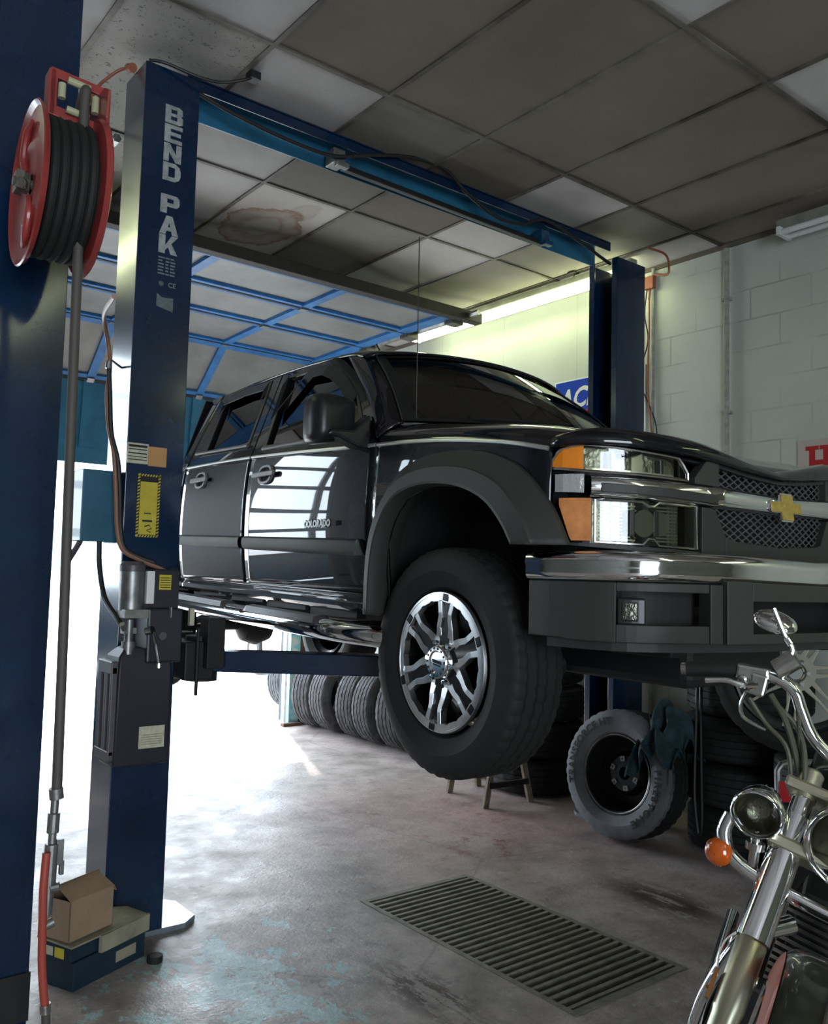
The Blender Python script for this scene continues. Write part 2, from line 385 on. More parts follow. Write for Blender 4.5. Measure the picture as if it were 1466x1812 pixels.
def tile_material(name, base, fiss, stain=0):
    n = NT(name)
    v = n.ramp(n.noise(1.1, 5, .6), [(.35, tuple(x*.72 for x in base)), (.65, base)])
    f = n.noise(42 if fiss else 110, 3, .6, n.mapping((1, 1.0, 1)), 1.2)
    pits = n.ramp(f, [(.34, 1.0), (.40, 0.0)]) if fiss else n.ramp(f, [(.28, 1.0), (.33, 0.0)])
    c = n.mix(n.math('MULTIPLY', pits, .75 if fiss else .5), v, tuple(x*.25 for x in base))
    # dark wavy band across the tiles just before the roller door
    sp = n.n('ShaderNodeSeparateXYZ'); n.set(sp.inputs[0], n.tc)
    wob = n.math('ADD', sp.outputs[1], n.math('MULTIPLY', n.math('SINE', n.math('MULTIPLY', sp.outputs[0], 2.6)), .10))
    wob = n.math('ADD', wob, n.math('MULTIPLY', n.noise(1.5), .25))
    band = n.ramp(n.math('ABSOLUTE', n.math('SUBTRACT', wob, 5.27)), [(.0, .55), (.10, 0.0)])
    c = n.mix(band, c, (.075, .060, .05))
    # grime along the grid
    gx = n.math('ABSOLUTE', n.math('SUBTRACT', n.math('FRACT', n.math('DIVIDE', n.math('SUBTRACT', sp.outputs[0], 2.31), .608)), .5))
    gy = n.math('ABSOLUTE', n.math('SUBTRACT', n.math('FRACT', n.math('DIVIDE', n.math('SUBTRACT', sp.outputs[1], 2.0), 1.2)), .5))
    gr = n.math('MAXIMUM', n.ramp(gx, [(.40, 0.0), (.5, .35)]), n.ramp(gy, [(.44, 0.0), (.5, .35)]))
    c = n.mix(n.math('MULTIPLY', gr, n.ramp(n.noise(2.4), [(.4, 0.0), (.62, 1.0)])), c, (.09, .07, .055))
    if stain:
        jd = n.math('ADD', n.dist((2.62, 5.02, 3.74), (2.1, 1.45, 1)), n.math('MULTIPLY', n.math('SUBTRACT', n.noise(7, 4), .5), .35))
        ring = n.ramp(jd, [(.0, 0.0), (.2, .05), (.26, .55), (.36, .25), (.45, .40), (.50, .85), (.525, 0.0)])
        c = n.mix(ring, c, (.26, .135, .07))
        jd2 = n.math('ADD', n.dist((2.72, 4.62, 3.74), (3.4, 2.4, 1)), n.math('MULTIPLY', n.math('SUBTRACT', n.noise(9, 4), .5), .3))
        c = n.mix(n.ramp(jd2, [(.0, .12), (.28, .3), (.33, 0.0)]), c, (.24, .14, .10))
    n.bump(pits, -.6, .006)
    return n.out(c, .9)
M['floor'] = floor_material(); M['wall'] = wall_material()
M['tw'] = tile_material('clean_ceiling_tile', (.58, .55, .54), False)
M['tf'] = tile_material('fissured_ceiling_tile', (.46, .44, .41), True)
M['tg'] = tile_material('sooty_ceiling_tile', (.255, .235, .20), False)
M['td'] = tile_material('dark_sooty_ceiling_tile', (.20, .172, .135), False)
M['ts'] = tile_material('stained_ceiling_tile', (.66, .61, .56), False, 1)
M['apron'] = mat('sunlit_concrete_apron', (.62, .61, .59), .8, var=.2, vscale=2, bump=.2)
M['plaster'] = mat('painted_plaster', (.24, .25, .23), .7, var=.25, vscale=2)

# ================================================================ THE ROOM
def struct(o): o['kind'] = 'structure'; return o
X0, X1, Y0, Y1, ZC = -5.0, 5.08, -4.6, 7.75, 3.74
GX0, GX1, GY0, GY1 = 2.41, 3.065, 2.085, 3.375
b = MB()
for x0, x1, y0, y1 in ((X0-.2, GX0, Y0-.2, 8.0), (GX1, X1+.2, Y0-.2, 8.0), (GX0, GX1, Y0-.2, GY0), (GX0, GX1, GY1, 8.0)): b.box((x0, y0, -.12), (x1, y1, 0))
struct(b.build('floor', M['floor']))
b = MB(); t = .1; zb = -.55
b.box((GX0-t, GY0-t, zb-t), (GX1+t, GY1+t, zb)); b.box((GX0-t, GY0-t, zb), (GX0, GY1+t, -.12)); b.box((GX1, GY0-t, zb), (GX1+t, GY1+t, -.12)); b.box((GX0, GY0-t, zb), (GX1, GY0, -.12)); b.box((GX0, GY1, zb), (GX1, GY1+t, -.12))
tag(struct(b.build('drain_pit', M['black'])), 'dark pit below the floor grate', 'pit')
struct(MB().box((X1, Y0, 0), (X1+.2, Y1, ZC+.2)).build('wall_right', M['wall']))
struct(MB().box((X0-.2, Y0, 0), (X0, Y1, ZC+.2)).build('wall_left', M['plaster']))
b = MB()
for x0, x1, z0, z1 in ((X0, -2.65, 0, ZC+.2), (.35, 1.36, 0, ZC+.2), (4.58, X1+.2, 0, ZC+.2), (-2.65, .35, 3.45, ZC+.2), (1.36, 4.58, 3.50, ZC+.2)): b.box((x0, Y1, z0), (x1, Y1+.2, z1))
struct(b.build('wall_front', mat('dark_blue_grey_plaster', (.055, .065, .075), .7, var=.3, vscale=3)))
b = MB()
for x0, x1, z0, z1 in ((X0, -2.7, 0, ZC+.2), (.3, X1, 0, ZC+.2), (-2.7, .3, 3.0, ZC+.2)): b.box((x0, Y0-.2, z0), (x1, Y0, z1))
struct(b.build('wall_back', M['plaster']))
# ceiling of laid-in tiles: one surface, one material slot per kind of tile
TM = ['tw', 'tf', 'tg', 'td', 'ts']
TILE = {(-1,1):'tg',(-1,2):'tw',(-2,1):'tf',(-2,2):'tf',(-2,0):'tw',(-1,0):'td',(0,1):'tg',(0,2):'ts',(1,1):'td',(1,2):'tg',(2,2):'tw',(2,1):'tw',(3,2):'tg',(3,1):'tg',
        (0,0):'td',(1,0):'td',(2,0):'td',(3,0):'td',(4,0):'td',(0,-1):'tw',(1,-1):'td',(2,-1):'tw',(3,-1):'td',(4,1):'tw',(4,2):'tg',(-3,1):'tw',(-3,2):'tw',(-3,0):'tw'}
TILE[(-1,1)] = 'tw'
b = MB(); rr = random.Random(3)
for i in range(-13, 6):
    for j in range(-6, 6):
        xa, xb = 2.31+.608*i, 2.31+.608*(i+1); ya, yb = 2.0+1.2*j, 2.0+1.2*(j+1)
        xa, xb, ya, yb = max(xa, X0), min(xb, X1), max(ya, Y0), min(yb, Y1)
        if xb <= xa or yb <= ya: continue
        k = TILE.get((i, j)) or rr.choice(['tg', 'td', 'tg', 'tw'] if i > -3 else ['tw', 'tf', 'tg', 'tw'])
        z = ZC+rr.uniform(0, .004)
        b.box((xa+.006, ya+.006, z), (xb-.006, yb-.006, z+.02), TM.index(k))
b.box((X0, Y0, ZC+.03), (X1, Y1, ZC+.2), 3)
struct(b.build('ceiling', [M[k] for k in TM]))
b = MB()
for i in range(-12, 6):
    x = 2.31+.608*i
    if X0 < x < X1: b.box((x-.011, Y0, ZC-.006), (x+.011, Y1, ZC+.002))
for j in range(-5, 6):
    y = 2.0+1.2*j
    if Y0 < y < Y1: b.box((X0, y-.011, ZC-.0065), (X1, y+.011, ZC+.002))
M['grid'] = mat('grimy_ceiling_grid', (.20, .18, .15), .6, var=1, col2=(.035, .028, .022), vscale=1.1, thr=(.42, .62))
struct(b.build('trim_1', M['grid']))
b = MB().box((X1-.015, Y0, ZC-.03), (X1, Y1, ZC-.001)); struct(b.build('trim_2', mat('grimy_wall_angle', (.12, .10, .08), .8)))

# ---- opened sectional door
door = struct(empty('door_1', (2.9, 6.4, 3.5)))
DX0, DX1 = 1.42, 4.42
def dpath(t):          # along the door curtain from its inner edge to its bottom edge
    P = [(5.15, 3.56), (5.76, 3.56), (6.37, 3.555), (7.10, 3.54), (7.62, 3.13), (7.68, 2.54), (7.68, 2.40)]
    return P[t]
for k in range(6):
    (ya, za), (yb, zb_) = dpath(k), dpath(k+1)
    p, q = Vector((0, ya, za)), Vector((0, yb, zb_)); d = (q-p); L_ = d.length; d.normalize(); nrm = Vector((0, d.z, -d.y))   # towards the room
    if nrm.z > 0 or (abs(nrm.z) < .3 and nrm.y > 0): nrm = -nrm
    def FN(a, t, h, p=p, d=d, nrm=nrm): return Vector((a, 0, 0)) + p + d*t + nrm*h - Vector((door.location.x, door.location.y, door.location.z))
    g = .008 if k < 3 else 0
    b = MB(); mt = M['panelblue'] if k >= 4 else M['doorpanel']
    b.prism([(DX0, g), (DX1, g), (DX1, L_-g), (DX0, L_-g)], FN, -.02, 0)
    s = b.build('door_section', mt, door)
    b = MB()
    if k < 4:
        for t0, t1 in ((g, .06), (L_-.06, L_-g)): b.prism([(DX0, t0), (DX1, t0), (DX1, t1), (DX0, t1)], FN, 0, .022)
        for i, xs in enumerate((DX0+.05, 2.40, 3.40, DX1-.06)):
            w = .035 if i in (1, 2) else .06
            b.prism([(xs-w, g), (xs+w, g), (xs+w, L_-g), (xs-w, L_-g)], FN, 0, .026)
        b.build('blue_rail', M['skyblue'], s)
        b = MB()
        for xs in (2.40, 3.40): b.prism([(xs-.03, L_-.035), (xs+.03, L_-.035), (xs+.03, L_+.03), (xs-.03, L_+.03)], FN, .026, .04)
        b.build('hinge', M['steel'], s)
        b = MB().prism([(DX0+.1, L_-.016), (DX1-.1, L_-.016), (DX1-.1, L_+.014), (DX0+.1, L_+.014)], FN, .023, .027)
        b.build('dark_seam', M['darkseal'], s)
    elif k == 4:
        for xs in (DX0+.05, 2.40, 3.40, DX1-.06): b.prism([(xs-.05, g), (xs+.05, g), (xs+.05, L_-g), (xs-.05, L_-g)], FN, 0, .02)
        b.build('blue_rail', M['panelblue'], s)
b = MB().box((DX0-.12, 5.06, 3.52), (DX1+.22, 5.15, 3.60)); b.v = [tuple(Vector(v)-door.location) for v in b.v]
b.build('header_bar', M['darkseal'], door, bevel=.006)
for x, ys_ in ((DX0-.06, 4.1), (DX1+.08, 4.95)):
    b = MB().tube([(x, ys_, 3.56), (x, 6.9, 3.55), (x, 7.35, 3.42), (x, 7.62, 3.10), (x, 7.66, 2.6), (x, 7.67, .02)], .022, 6, smooth_steps=4)
    b.v = [tuple(Vector(v)-door.location) for v in b.v]; b.build('track', M['steel'], door)
for y in (5.2, 5.78, 6.38):
    b = MB().box((DX1-.02, y-.05, 3.50), (DX1+.10, y+.05, 3.545)); b.v = [tuple(Vector(v)-door.location) for v in b.v]; b.build('roller_bracket', M['iron'], door, bevel=.005)
# ---- closed glazed door of the neighbouring bay
dn = struct(empty('door_2', (-1.15, 7.8, 0)))
b = MB(); x0, x1 = -1.5, 1.5
for z0, z1 in ((0, .62), (.66, 1.28)): b.box((x0, 0, z0), (x1, .04, z1))
b.build('solid_section', M['panelblue'], dn)
b = MB()
rows = [1.30, 1.80, 2.22, 2.64, 3.06, 3.44]
for z in rows: b.box((x0, 0, z-.035), (x1, .05, z+.035))
for x in (-1.47, -.72, 0, .72, 1.47): b.box((x-.03, -.005, 1.3), (x+.03, .055, 3.45))
b.build('door_frame', M['trimblack'], dn)
b = MB().box((x0, .02, 1.3), (x1, .026, 3.44)); b.build('pane', M['clear'], dn)

# ---- outside
struct(MB().box((-40, 8.0, -.14), (60, 60, -.02)).build('ground', M['apron']))
hs = empty('house', (7.5, 27, 0), R(-20), 'overexposed white house across the street, seen between the two blue columns', 'house')
hs.location = (4.6, 24, 0)
b = MB().box((-4, 0, -.02), (6, 6, 3.6)); b.build('wall', M['house'], hs)
b = MB().prism([(-4.3, 3.6), (6.3, 3.6), (5.2, 5.0), (-3.2, 5.0)], lambda a, z, h: (a, h, z), -.3, 6.3); b.build('roof', M['roof'], hs)
for k in range(4):
    b = MB().ring([(0, 0), (1.5, 0), (1.5, 1.3), (0, 1.3)], [(.1, .1), (1.4, .1), (1.4, 1.2), (.1, 1.2)], lambda a, z, h, k=k: (-3.6+k*2.3+a, h, 1.3+z), -.06, 0); w = b.build('window', M['white'], hs)
    MB().box((-3.5+k*2.3, -.02, 1.4), (-2.2+k*2.3, -.01, 2.5)).build('pane', mat('pale_teal_window', (.30, .50, .52), .1), w)

# ================================================================ TYRES
def tyre_mb(mb, Ro, Ri, W, nseg=96, tread=30, axis='X', groove=.007, block=True, bulge=.012):
    h = W/2
    prof = [(-h*.70, Ri), (-h*.86, Ri+.012), (-h*.96-.0, Ri+.035), (-h-bulge*.6, Ri+(Ro-Ri)*.45), (-h-bulge*.4, Ri+(Ro-Ri)*.62), (-h*.97, Ro-.028), (-h*.90, Ro-.012),
            (-h*.80, Ro-.003), (-h*.60, Ro), (-h*.58, Ro-groove), (-h*.52, Ro-groove), (-h*.50, Ro), (-h*.22, Ro+.001), (-h*.20, Ro-groove), (-h*.14, Ro-groove), (-h*.12, Ro+.001)]
    prof = prof + [(-x, r) for x, r in reversed(prof)]
    P = len(prof)
    def rf(i, k, r):
        if block and r > Ro-.014:
            a = prof[i][0]/h
            ph = (k + (3 if a > 0 else 0) + abs(a)*2) % (nseg/tread)
            if ph < nseg/tread*.28: return r-groove*.8
        return r
    mb.lathe(prof, nseg, axis, rf)
def steel_rim(parent, Ri, W, name='steel_rim'):
    b = MB(); h = W/2
    b.lathe([(-h*.72, Ri+.006), (-h*.78, Ri+.004), (-h*.74, Ri-.008), (-h*.4, Ri-.02), (0, Ri-.028), (h*.5, Ri-.02), (h*.7, Ri)], 48, 'X')
    b.lathe([(h*.35, Ri-.022), (h*.30, Ri*.55), (h*.12, Ri*.45), (h*.10, .055)], 48, 'X')
    return b.build(name, M['trimblack'], parent, smooth=True)

def make_tyre(Ro=.335, W=.215, name='tyre', m='rubber', rim=False, parent=None):
    b = MB(); tyre_mb(b, Ro, Ro*.60, W)
    return b.build(name, M[m], parent, smooth=True, angle=25)
# row of used tyres standing by the wall
proto = make_tyre(.335, .215, 'used_tyre', 'rubberold')
tag(proto, 'grey used tyre standing on edge, nearest the door post in the row by the wall', 'tyre', 'used tyres standing in a row along the wall')
row = [(4.80, 7.40, 4, 1.0, 8), (4.82, 7.04, 8, 1.02, -4), (4.83, 6.68, 6, .97, 5), (4.82, 6.35, 9, 1.0, -2), (4.83, 6.02, 7, 1.03, 3), (4.80, 5.68, 10, .98, -5)]
lab = ['grey used tyre standing on edge, first in the row beside the light blue door post',
       'grey ribbed used tyre on edge, second in the row from the door post', 'grey used tyre on edge, third in the row from the door post',
       'grey used tyre on edge, fourth in the row from the door post', 'grey knobbly used tyre on edge, fifth from the door post',
       'used tyre on edge behind the truck wheel, last of the row by the wall']
for i, (x, y, lean, s, yaw) in enumerate(row):
    o = proto if i == 0 else copy_tree(proto)
    o.scale = (s, s, s); o.rotation_euler = (R(0), R(0), R(90+12+yaw)); o.location = (x-.08, y, .342*s)
    o['label'] = lab[i]; o['group'] = 'used tyres standing in a row along the wall'
out_t = copy_tree(proto); out_t.location = (5.15, 8.6, .32); out_t.rotation_euler = (0, 0, R(100)); out_t['label'] = 'used tyre standing outside just beyond the light blue door post'
del out_t['group']
# stacks of dark tyres
fl = make_tyre(.345, .225, 'stacked_tyre', 'rubber')
first = True
stacks = [((4.725, 4.50), 4, 'in the stack behind the sawhorse'), ((4.705, 2.80), 4, 'in the stack behind the leaning tyre'), ((4.45, 2.10), 3, 'under the silver alloy wheel')]
pos = ['bottom', 'second from the bottom', 'third from the bottom', 'top']
for si, ((x, y), n, wh) in enumerate(stacks):
    for k in range(n):
        o = fl if first else copy_tree(fl); first = False
        o.rotation_euler = (0, R(90), R(random.uniform(0, 360))); o.location = (x+random.uniform(-.015, .015), y+random.uniform(-.015, .015), .1285+.251*k)
        nm = 'top' if k == n-1 else pos[k]
        if si == 2: o.scale = (.88, 1, 1); o.location.z = .1285*.88+.251*.88*k
        tag(o, 'black tyre lying flat, %s one %s' % (nm, wh), 'tyre', 'black tyres in the stacks by the wall')

# leaning tyre on a black steel rim
lt = empty('leaning_tyre', (4.265, 3.32, 0), 0, 'dusty all-terrain tyre on a black steel rim leaning against the tyre stack', 'tyre')
Mx = Matrix.Translation((0, 0, .372)) @ Matrix.Rotation(R(7), 4, 'Y') @ Matrix.Rotation(R(3), 4, 'Z')
b = MB(); b.T = Mx; tyre_mb(b, .368, .225, .235, 120, 40)
M['dusty'] = mat('dusty_sidewall_rubber', (.19, .20, .215), .75, var=.45, vscale=6)
vv = [Mx.inverted() @ Vector(v) for v in b.v]
b.m = [0 if sum(vv[i].x for i in f)/len(f) < -.082 else 1 for f in b.f]
tt = b.build('tyre', [M['dusty'], M['rubber']], lt, smooth=True, angle=25)
b = MB(); b.T = Mx @ Matrix.Rotation(0, 4, 'X')
b.lathe([(-.082, .231), (-.095, .228), (-.090, .214), (-.02, .200), (.05, .198), (.09, .215)], 56, 'X'); b.lathe([(.045, .2), (.035, .13), (-.012, .10), (-.014, .038)], 56, 'X')
rm = b.build('steel_rim', M['trimblack'], lt, smooth=True)
b = MB(); b.T = Mx
b.lathe([(-.098, .226), (-.1, .222), (-.098, .218)], 56, 'X')
for k in range(6):
    a = k*math.pi/3+.3; c, s = math.cos(a), math.sin(a)
    for da in (0,):
        b.ring([(.084*math.cos(a+e1)*f, .084*math.sin(a+e1)*f) for e1, f in ((-.2, .84), (.2, .84), (.17, 1.18), (-.17, 1.18))], [(.084*math.cos(a+e1)*f, .084*math.sin(a+e1)*f) for e1, f in ((-.07, .96), (.07, .96), (.06, 1.06), (-.06, 1.06))], lambda p, q, h: (h, p, q), -.022, -.013)
b.build('hub_plate', M['steel'], rm)
b = MB(); b.T = Mx
def arc(cx, r0, a0, dirn=-1):           # letters follow the sidewall, tops outwards, seen from -X
    def fn(x, y):
        a = a0 + dirn*x/r0; r = r0+y
        return (cx, -math.cos(a)*r, math.sin(a)*r)
    return fn
text_mb(b, 'TRANSFORCE HT', .058, arc(-.1305, .280, R(200)), .002, spacing=1.12)
b.build('sidewall_lettering', M['ink'], tt, solid=.003); b = MB(); b.T = Mx
text_mb(b, 'FIRESTONE', .058, arc(-.1305, .280, R(14)), .002, spacing=1.3)
b.build('sidewall_lettering', M['ink'], tt, solid=.003)
# teal rag thrown over it
rg = random.Random(5)
def rag(u, v):
    a = (u-.5)*.40+.30; y = -.245+ (v-.5)*.30
    x = .02+(u-.5)*.30
    z = .745 - .9*(u-.5)**2 - .35*max(0, v-.3)**2 + .04*math.sin(u*15+v*4)+.03*math.sin(v*21+u*9)+.018*math.sin(u*40+v*33)
    if v < .3: z -= (.3-v)*.55
    return (x-.02+.03*math.sin(v*17), y+.02*math.sin(u*19), z+.03)
b = MB().grid(rag, 40, 40)
ro = b.build('rag', M['cloth'], None, smooth=True, solid=.004, angle=80); ro.location = (4.285, 3.30, 0)
tag(ro, 'crumpled dark teal rag draped over the top of the leaning tyre', 'rag')
# alloy wheel standing on the stack at the right
def wheel_frame(name, loc, az, tilt, label, cat, group=None):
    t = empty(name, loc, 0, label, cat, group); t.rotation_euler = (0, R(tilt), az); return t
aw = wheel_frame('alloy_wheel', (4.30, 2.285, .665+.402), R(24), 3, 'black tyre on a silver twin-spoke alloy wheel standing on the right-hand tyre stack', 'wheel')
aw.scale = (1, 1.08, 1.08)
b = MB(); tyre_mb(b, .372, .27, .20, 96, 40); b.build('tyre', M['rubber'], aw, smooth=True, angle=25)
b = MB(); b.lathe([(-.10, .277), (-.112, .272), (-.108, .262), (-.06, .250), (.08, .245)], 64, 'X'); arim = b.build('rim', M['trimblack'], aw, smooth=True)
b = MB()
PX = lambda p, q, h: (h, p, q)
for k in range(7):
    a0 = k*2*math.pi/7+.35
    def rot(P, a): return [(math.cos(a)*x-math.sin(a)*y, math.sin(a)*x+math.cos(a)*y) for x, y in P]
    for s_ in (1, -1):
        P = [(.055, s_*.006), (.12, s_*.010), (.25, s_*.016), (.252, s_*.030), (.15, s_*.023), (.09, s_*.030), (.055, s_*.030)]
        b.prism(rot(P, a0), PX, -.100, -.078)
b.lathe([(-.103, .085), (-.103, .045), (-.09, .04), (-.07, .04), (-.07, .085)], 32, 'X')
b.build('spokes', mat('brushed_cream_alloy', (.42, .41, .33), .4, metal=.6), arim, bevel=.002)
b = MB(); b.lathe([(-.128, .0), (-.128, .030), (-.12, .036), (-.10, .04)], 24, 'X')
for k in range(6): a = k*math.pi/3; b.cyl((-.125, .055*math.cos(a), .055*math.sin(a)), (-.10, .055*math.cos(a), .055*math.sin(a)), .010, 8)
b.build('chrome_hub_cap', M['chrome'], aw, smooth=True)
# brownish board and strap on top of the middle stack
b = MB().beam((4.50, 3.14, 1.019), (4.76, 2.56, 1.019), .10, .02); o = b.build('board', M['brownwood'], None, bevel=.004); tag(o, 'short reddish brown board lying across the top of the middle tyre stack', 'board')
b = MB().tube([(4.44, 2.98, 1.035), (4.355, 2.90, 1.00), (4.335, 2.895, .7), (4.33, 2.90, .35), (4.335, 2.885, .16), (4.335, 2.87, .12), (4.335, 2.855, .18), (4.335, 2.86, .5), (4.345, 2.87, .98), (4.42, 2.90, 1.035)], .009, 6, smooth_steps=5)
o = b.build('hanging_strap', M['cable'], None, smooth=True); tag(o, 'black strap hanging in a long loop in front of the middle tyre stack', 'strap')

# ---- sawhorse and bottle
sw = empty('sawhorse', (4.2, 4.5, 0), 0, 'small wooden sawhorse standing under the truck beside the tyre stack', 'sawhorse')
feet = [(-.18, -.24), (.20, -.28), (-.11, .20), (.20, .24)]; tops = [(-.03, -.22), (.07, -.24), (-.02, .16), (.08, .17)]
for (a, c), (d, e) in zip(feet, tops):
    b = MB().beam((a, c, 0), (d, e, .62), .045, .022, (0, 1, 0)); b.build('leg', M['wood'], sw)
MB().beam((-.15, -.255, .14), (.17, -.285, .14), .02, .035).build('cross_bar', M['under'], sw)
MB().beam((.02, -.30, .63), (.03, .26, .63), .09, .04).build('top_rail', M['wood'], sw)
b = MB().tube([(0, 0, .045), (.16, -.03, .045)], .045, 16).tube([(.16, -.03, .045), (.20, -.037, .043), (.27, -.05, .040)], [.045, .03, .012], 16)
o = b.build('bottle', mat('pale_red_bottle', (.45, .22, .19), .5, var=.5, vscale=20), None, smooth=True); o.location = (4.55, 4.98, 0); tag(o, 'pale red and white bottle lying on the floor behind the sawhorse', 'bottle')

# ---- floor grate
M['bar'] = mat('worn_grate_steel', (.30, .28, .24), .5, metal=.3, var=.5, vscale=14)
gt = empty('floor_grate', (GX0, GY0, 0), 0, 'long rectangular black-slotted steel drain grate set in the floor', 'grate')
b = MB(); gw, gl = GX1-GX0, GY1-GY0
b.ring([(0, 0), (gw, 0), (gw, gl), (0, gl)], [(.025, .03), (gw-.025, .03), (gw-.025, gl-.03), (.025, gl-.03)], lambda a, c, h: (a, c, h), -.05, .003); b.build('grate_frame', M['bar'], gt)
n = 28
b0 = None
for k in range(n):
    y = .03+(gl-.06)*(k+.5)/n
    if b0 is None: b0 = MB().box((.02, -.0080, -.016), (gw-.02, .0080, .002)).build('bar', M['bar'], gt); o = b0
    else: o = b0.copy(); COL.objects.link(o); o.parent = gt
    o.location = (0, y, 0)

# ---- door post, timber, wall things
b = MB().box((4.49, 7.60, 0), (4.60, 7.75, 3.5)); o = b.build('trim_3', M['tealpost']); struct(o)
b = MB().box((4.61, 7.66, 0), (4.68, 7.745, 2.6)); o = b.build('trim_4', M['brownwood']); struct(o)
b = MB().box((4.40, 7.53, 0), (4.60, 7.59, .03)); tag(b.build('timber_block', M['brownwood']), 'short brown timber offcut on the floor at the foot of the door post', 'timber')
# conduit
b = MB().tube([(5.055, 3.155, 3.70), (5.055, 3.155, .4)], .018, 10)
for z in (3.35, 2.6): b.box((5.04, 3.125, z), (5.08, 3.185, z+.02))
tag(b.build('conduit_pipe', M['conduit'], None, smooth=True), 'thin vertical metal conduit running down the painted block wall', 'conduit')
b = MB().tube([(5.06, 3.735, 3.72), (5.06, 3.735, 2.2), (5.06, 3.735, .3)], .014, 8); tag(b.build('conduit_pipe', M['conduit'], None, smooth=True), 'pale vertical conduit on the wall just right of the far lift column', 'conduit')
cb = empty('wall_wiring', (5.05, 3.76, 3.3), 0, 'orange and brown electrical cables running down the wall beside the far lift column', 'cable')
for i, (P, m_, r_) in enumerate([([(4.70, 3.52, 3.72), (4.76, 3.42, 3.66), (4.80, 3.42, 3.58), (4.95, 3.55, 3.60), (5.045, 3.73, 3.66), (5.05, 3.765, 3.5)], 'wire', .008),
        ([(5.05, 3.775, 3.62), (5.05, 3.80, 3.4), (5.05, 3.77, 3.2), (5.045, 3.84, 2.95), (5.05, 3.76, 2.75), (5.05, 3.70, 2.6), (5.04, 3.68, 2.4)], 'cable', .005),
        ([(5.05, 3.765, 3.62), (5.05, 3.76, 3.3), (5.05, 3.77, 2.9), (5.05, 3.74, 2.6), (5.05, 3.72, 2.4)], 'wire', .007)]):
    P = [Vector(p)-cb.location for p in P]; MB().tube(P, r_, 6, smooth_steps=5).build('cable', M[m_], cb, smooth=True)
b = MB().box((-.03, -.05, .27), (.01, .03, .36)); b.build('junction_box', M['wire'], cb, bevel=.004)
# signs
def wsign(name, y_left, y_right, z0, z1, mats, label):
    t = empty(name, (X1-.012, y_left, z0), 0, label, 'sign'); return t
SY, SZ0, SZ1, SW = 4.665, 2.36, 3.045, .86
sg = empty('parts_sign', (X1, SY, SZ0), 0, 'blue, white and red car parts sign on the wall behind the far lift column', 'sign')
PL = lambda a, z, h: (-h, -a, z)
H = SZ1-SZ0
MB().prism([(0, 0), (SW, 0), (SW, H), (0, H)], PL, .001, .012).build('sign_board', M['signwhite'], sg)
b = MB().prism([(.012, .33), (SW-.012, .40), (SW-.012, H-.012), (.012, H-.012)], PL, .012, .014); b.build('blue_field', M['signblue'], sg)
b = MB().prism([(.012, .012), (SW-.012, .012), (SW-.012, .375), (.012, .305)], PL, .012, .014); b.build('red_field', M['signred'], sg)
b = MB().prism([(.03, .385), (SW-.03, .455), (SW-.03, .478), (.03, .405)], PL, .014, .015); b.build('red_stripe', M['signred'], sg)
b = MB(); text_mb(b, 'ACDelco', .215, lambda x, y: (-.0150, -(.05+x*.90+y*.22), .455+y+x*.04), .006); b.build('sign_lettering', M['signwhite'], sg)
sh = empty('board_sign', (X1, 2.685, 2.075), 0, 'faded pinkish sign board with a red capital letter at the right edge of the wall', 'sign')
MB().prism([(0, 0), (.5, 0), (.5, .30), (0, .30)], PL, .001, .012).build('sign_board', M['pink'], sh)
b = MB()
for P in ([(.05,.06),(.13,.06),(.13,.085),(.108,.085),(.108,.145),(.158,.145),(.158,.085),(.136,.085),(.136,.06),(.216,.06),(.216,.085),(.194,.085),(.194,.235),(.216,.235),(.216,.26),(.136,.26),(.136,.235),(.158,.235),(.158,.175),(.108,.175),(.108,.235),(.13,.235),(.13,.26),(.05,.26),(.05,.235),(.072,.235),(.072,.085),(.05,.085)],):
    b.prism(P, PL, .012, .014)
b.build('sign_lettering', M['redsat'], sh)
# ---- fluorescent lamps
def lamp(name, x, y0, y1, lit, label):
    t = empty(name, (x, (y0+y1)/2, ZC), 0, label, 'ceiling light', 'tube lamps under the ceiling'); L_ = (y1-y0)/2
    b = MB().prism([(-.035, 0), (.035, 0), (.035, -.045), (.02, -.065), (-.02, -.065), (-.035, -.045)], lambda a, z, h: (a, h, z-.03), -L_-.03, L_+.03)
    f = b.build('fixture', M['fixture'], t)
    for y in (-L_*.6, L_*.55): MB().tube([(-.05, y, -.001), (-.03, y, -.03)], .008, 6).box((-.07, y-.03, -.012), (-.01, y+.03, -.001)).build('hanger', M['darkseal'], f)
    for dx in (-.045, .045):
        b = MB().cyl((dx, -L_, -.115), (dx, L_, -.115), .019, 14); b.build('tube', M['tube'] if lit else M['tubewhite'], t, smooth=True)
    for e in (-1, 1): MB().box((-.07, e*L_-.012, -.135), (.07, e*L_+.012, -.085)).build('end_socket', M['white'], t)
    return t
lamp('tube_lamp', 4.78, 3.72, 6.12, True, 'lit twin tube fluorescent lamp under the ceiling between the roller door and far column')
lamp('tube_lamp', 4.93, .3, 2.69, False, 'unlit twin tube lamp against the right wall at the edge of the view')
lamp('tube_lamp', .55, 4.2, 6.6, True, 'lit twin tube fluorescent lamp over the neighbouring bay beyond the near blue column')
lamp('tube_lamp', 1.9, -2.9, -.5, True, 'lit twin tube fluorescent lamp behind the camera')
lamp('tube_lamp', 4.4, -3.2, -.8, True, 'lit twin tube fluorescent lamp near the right wall behind the camera')
# thin cord hanging from the ceiling

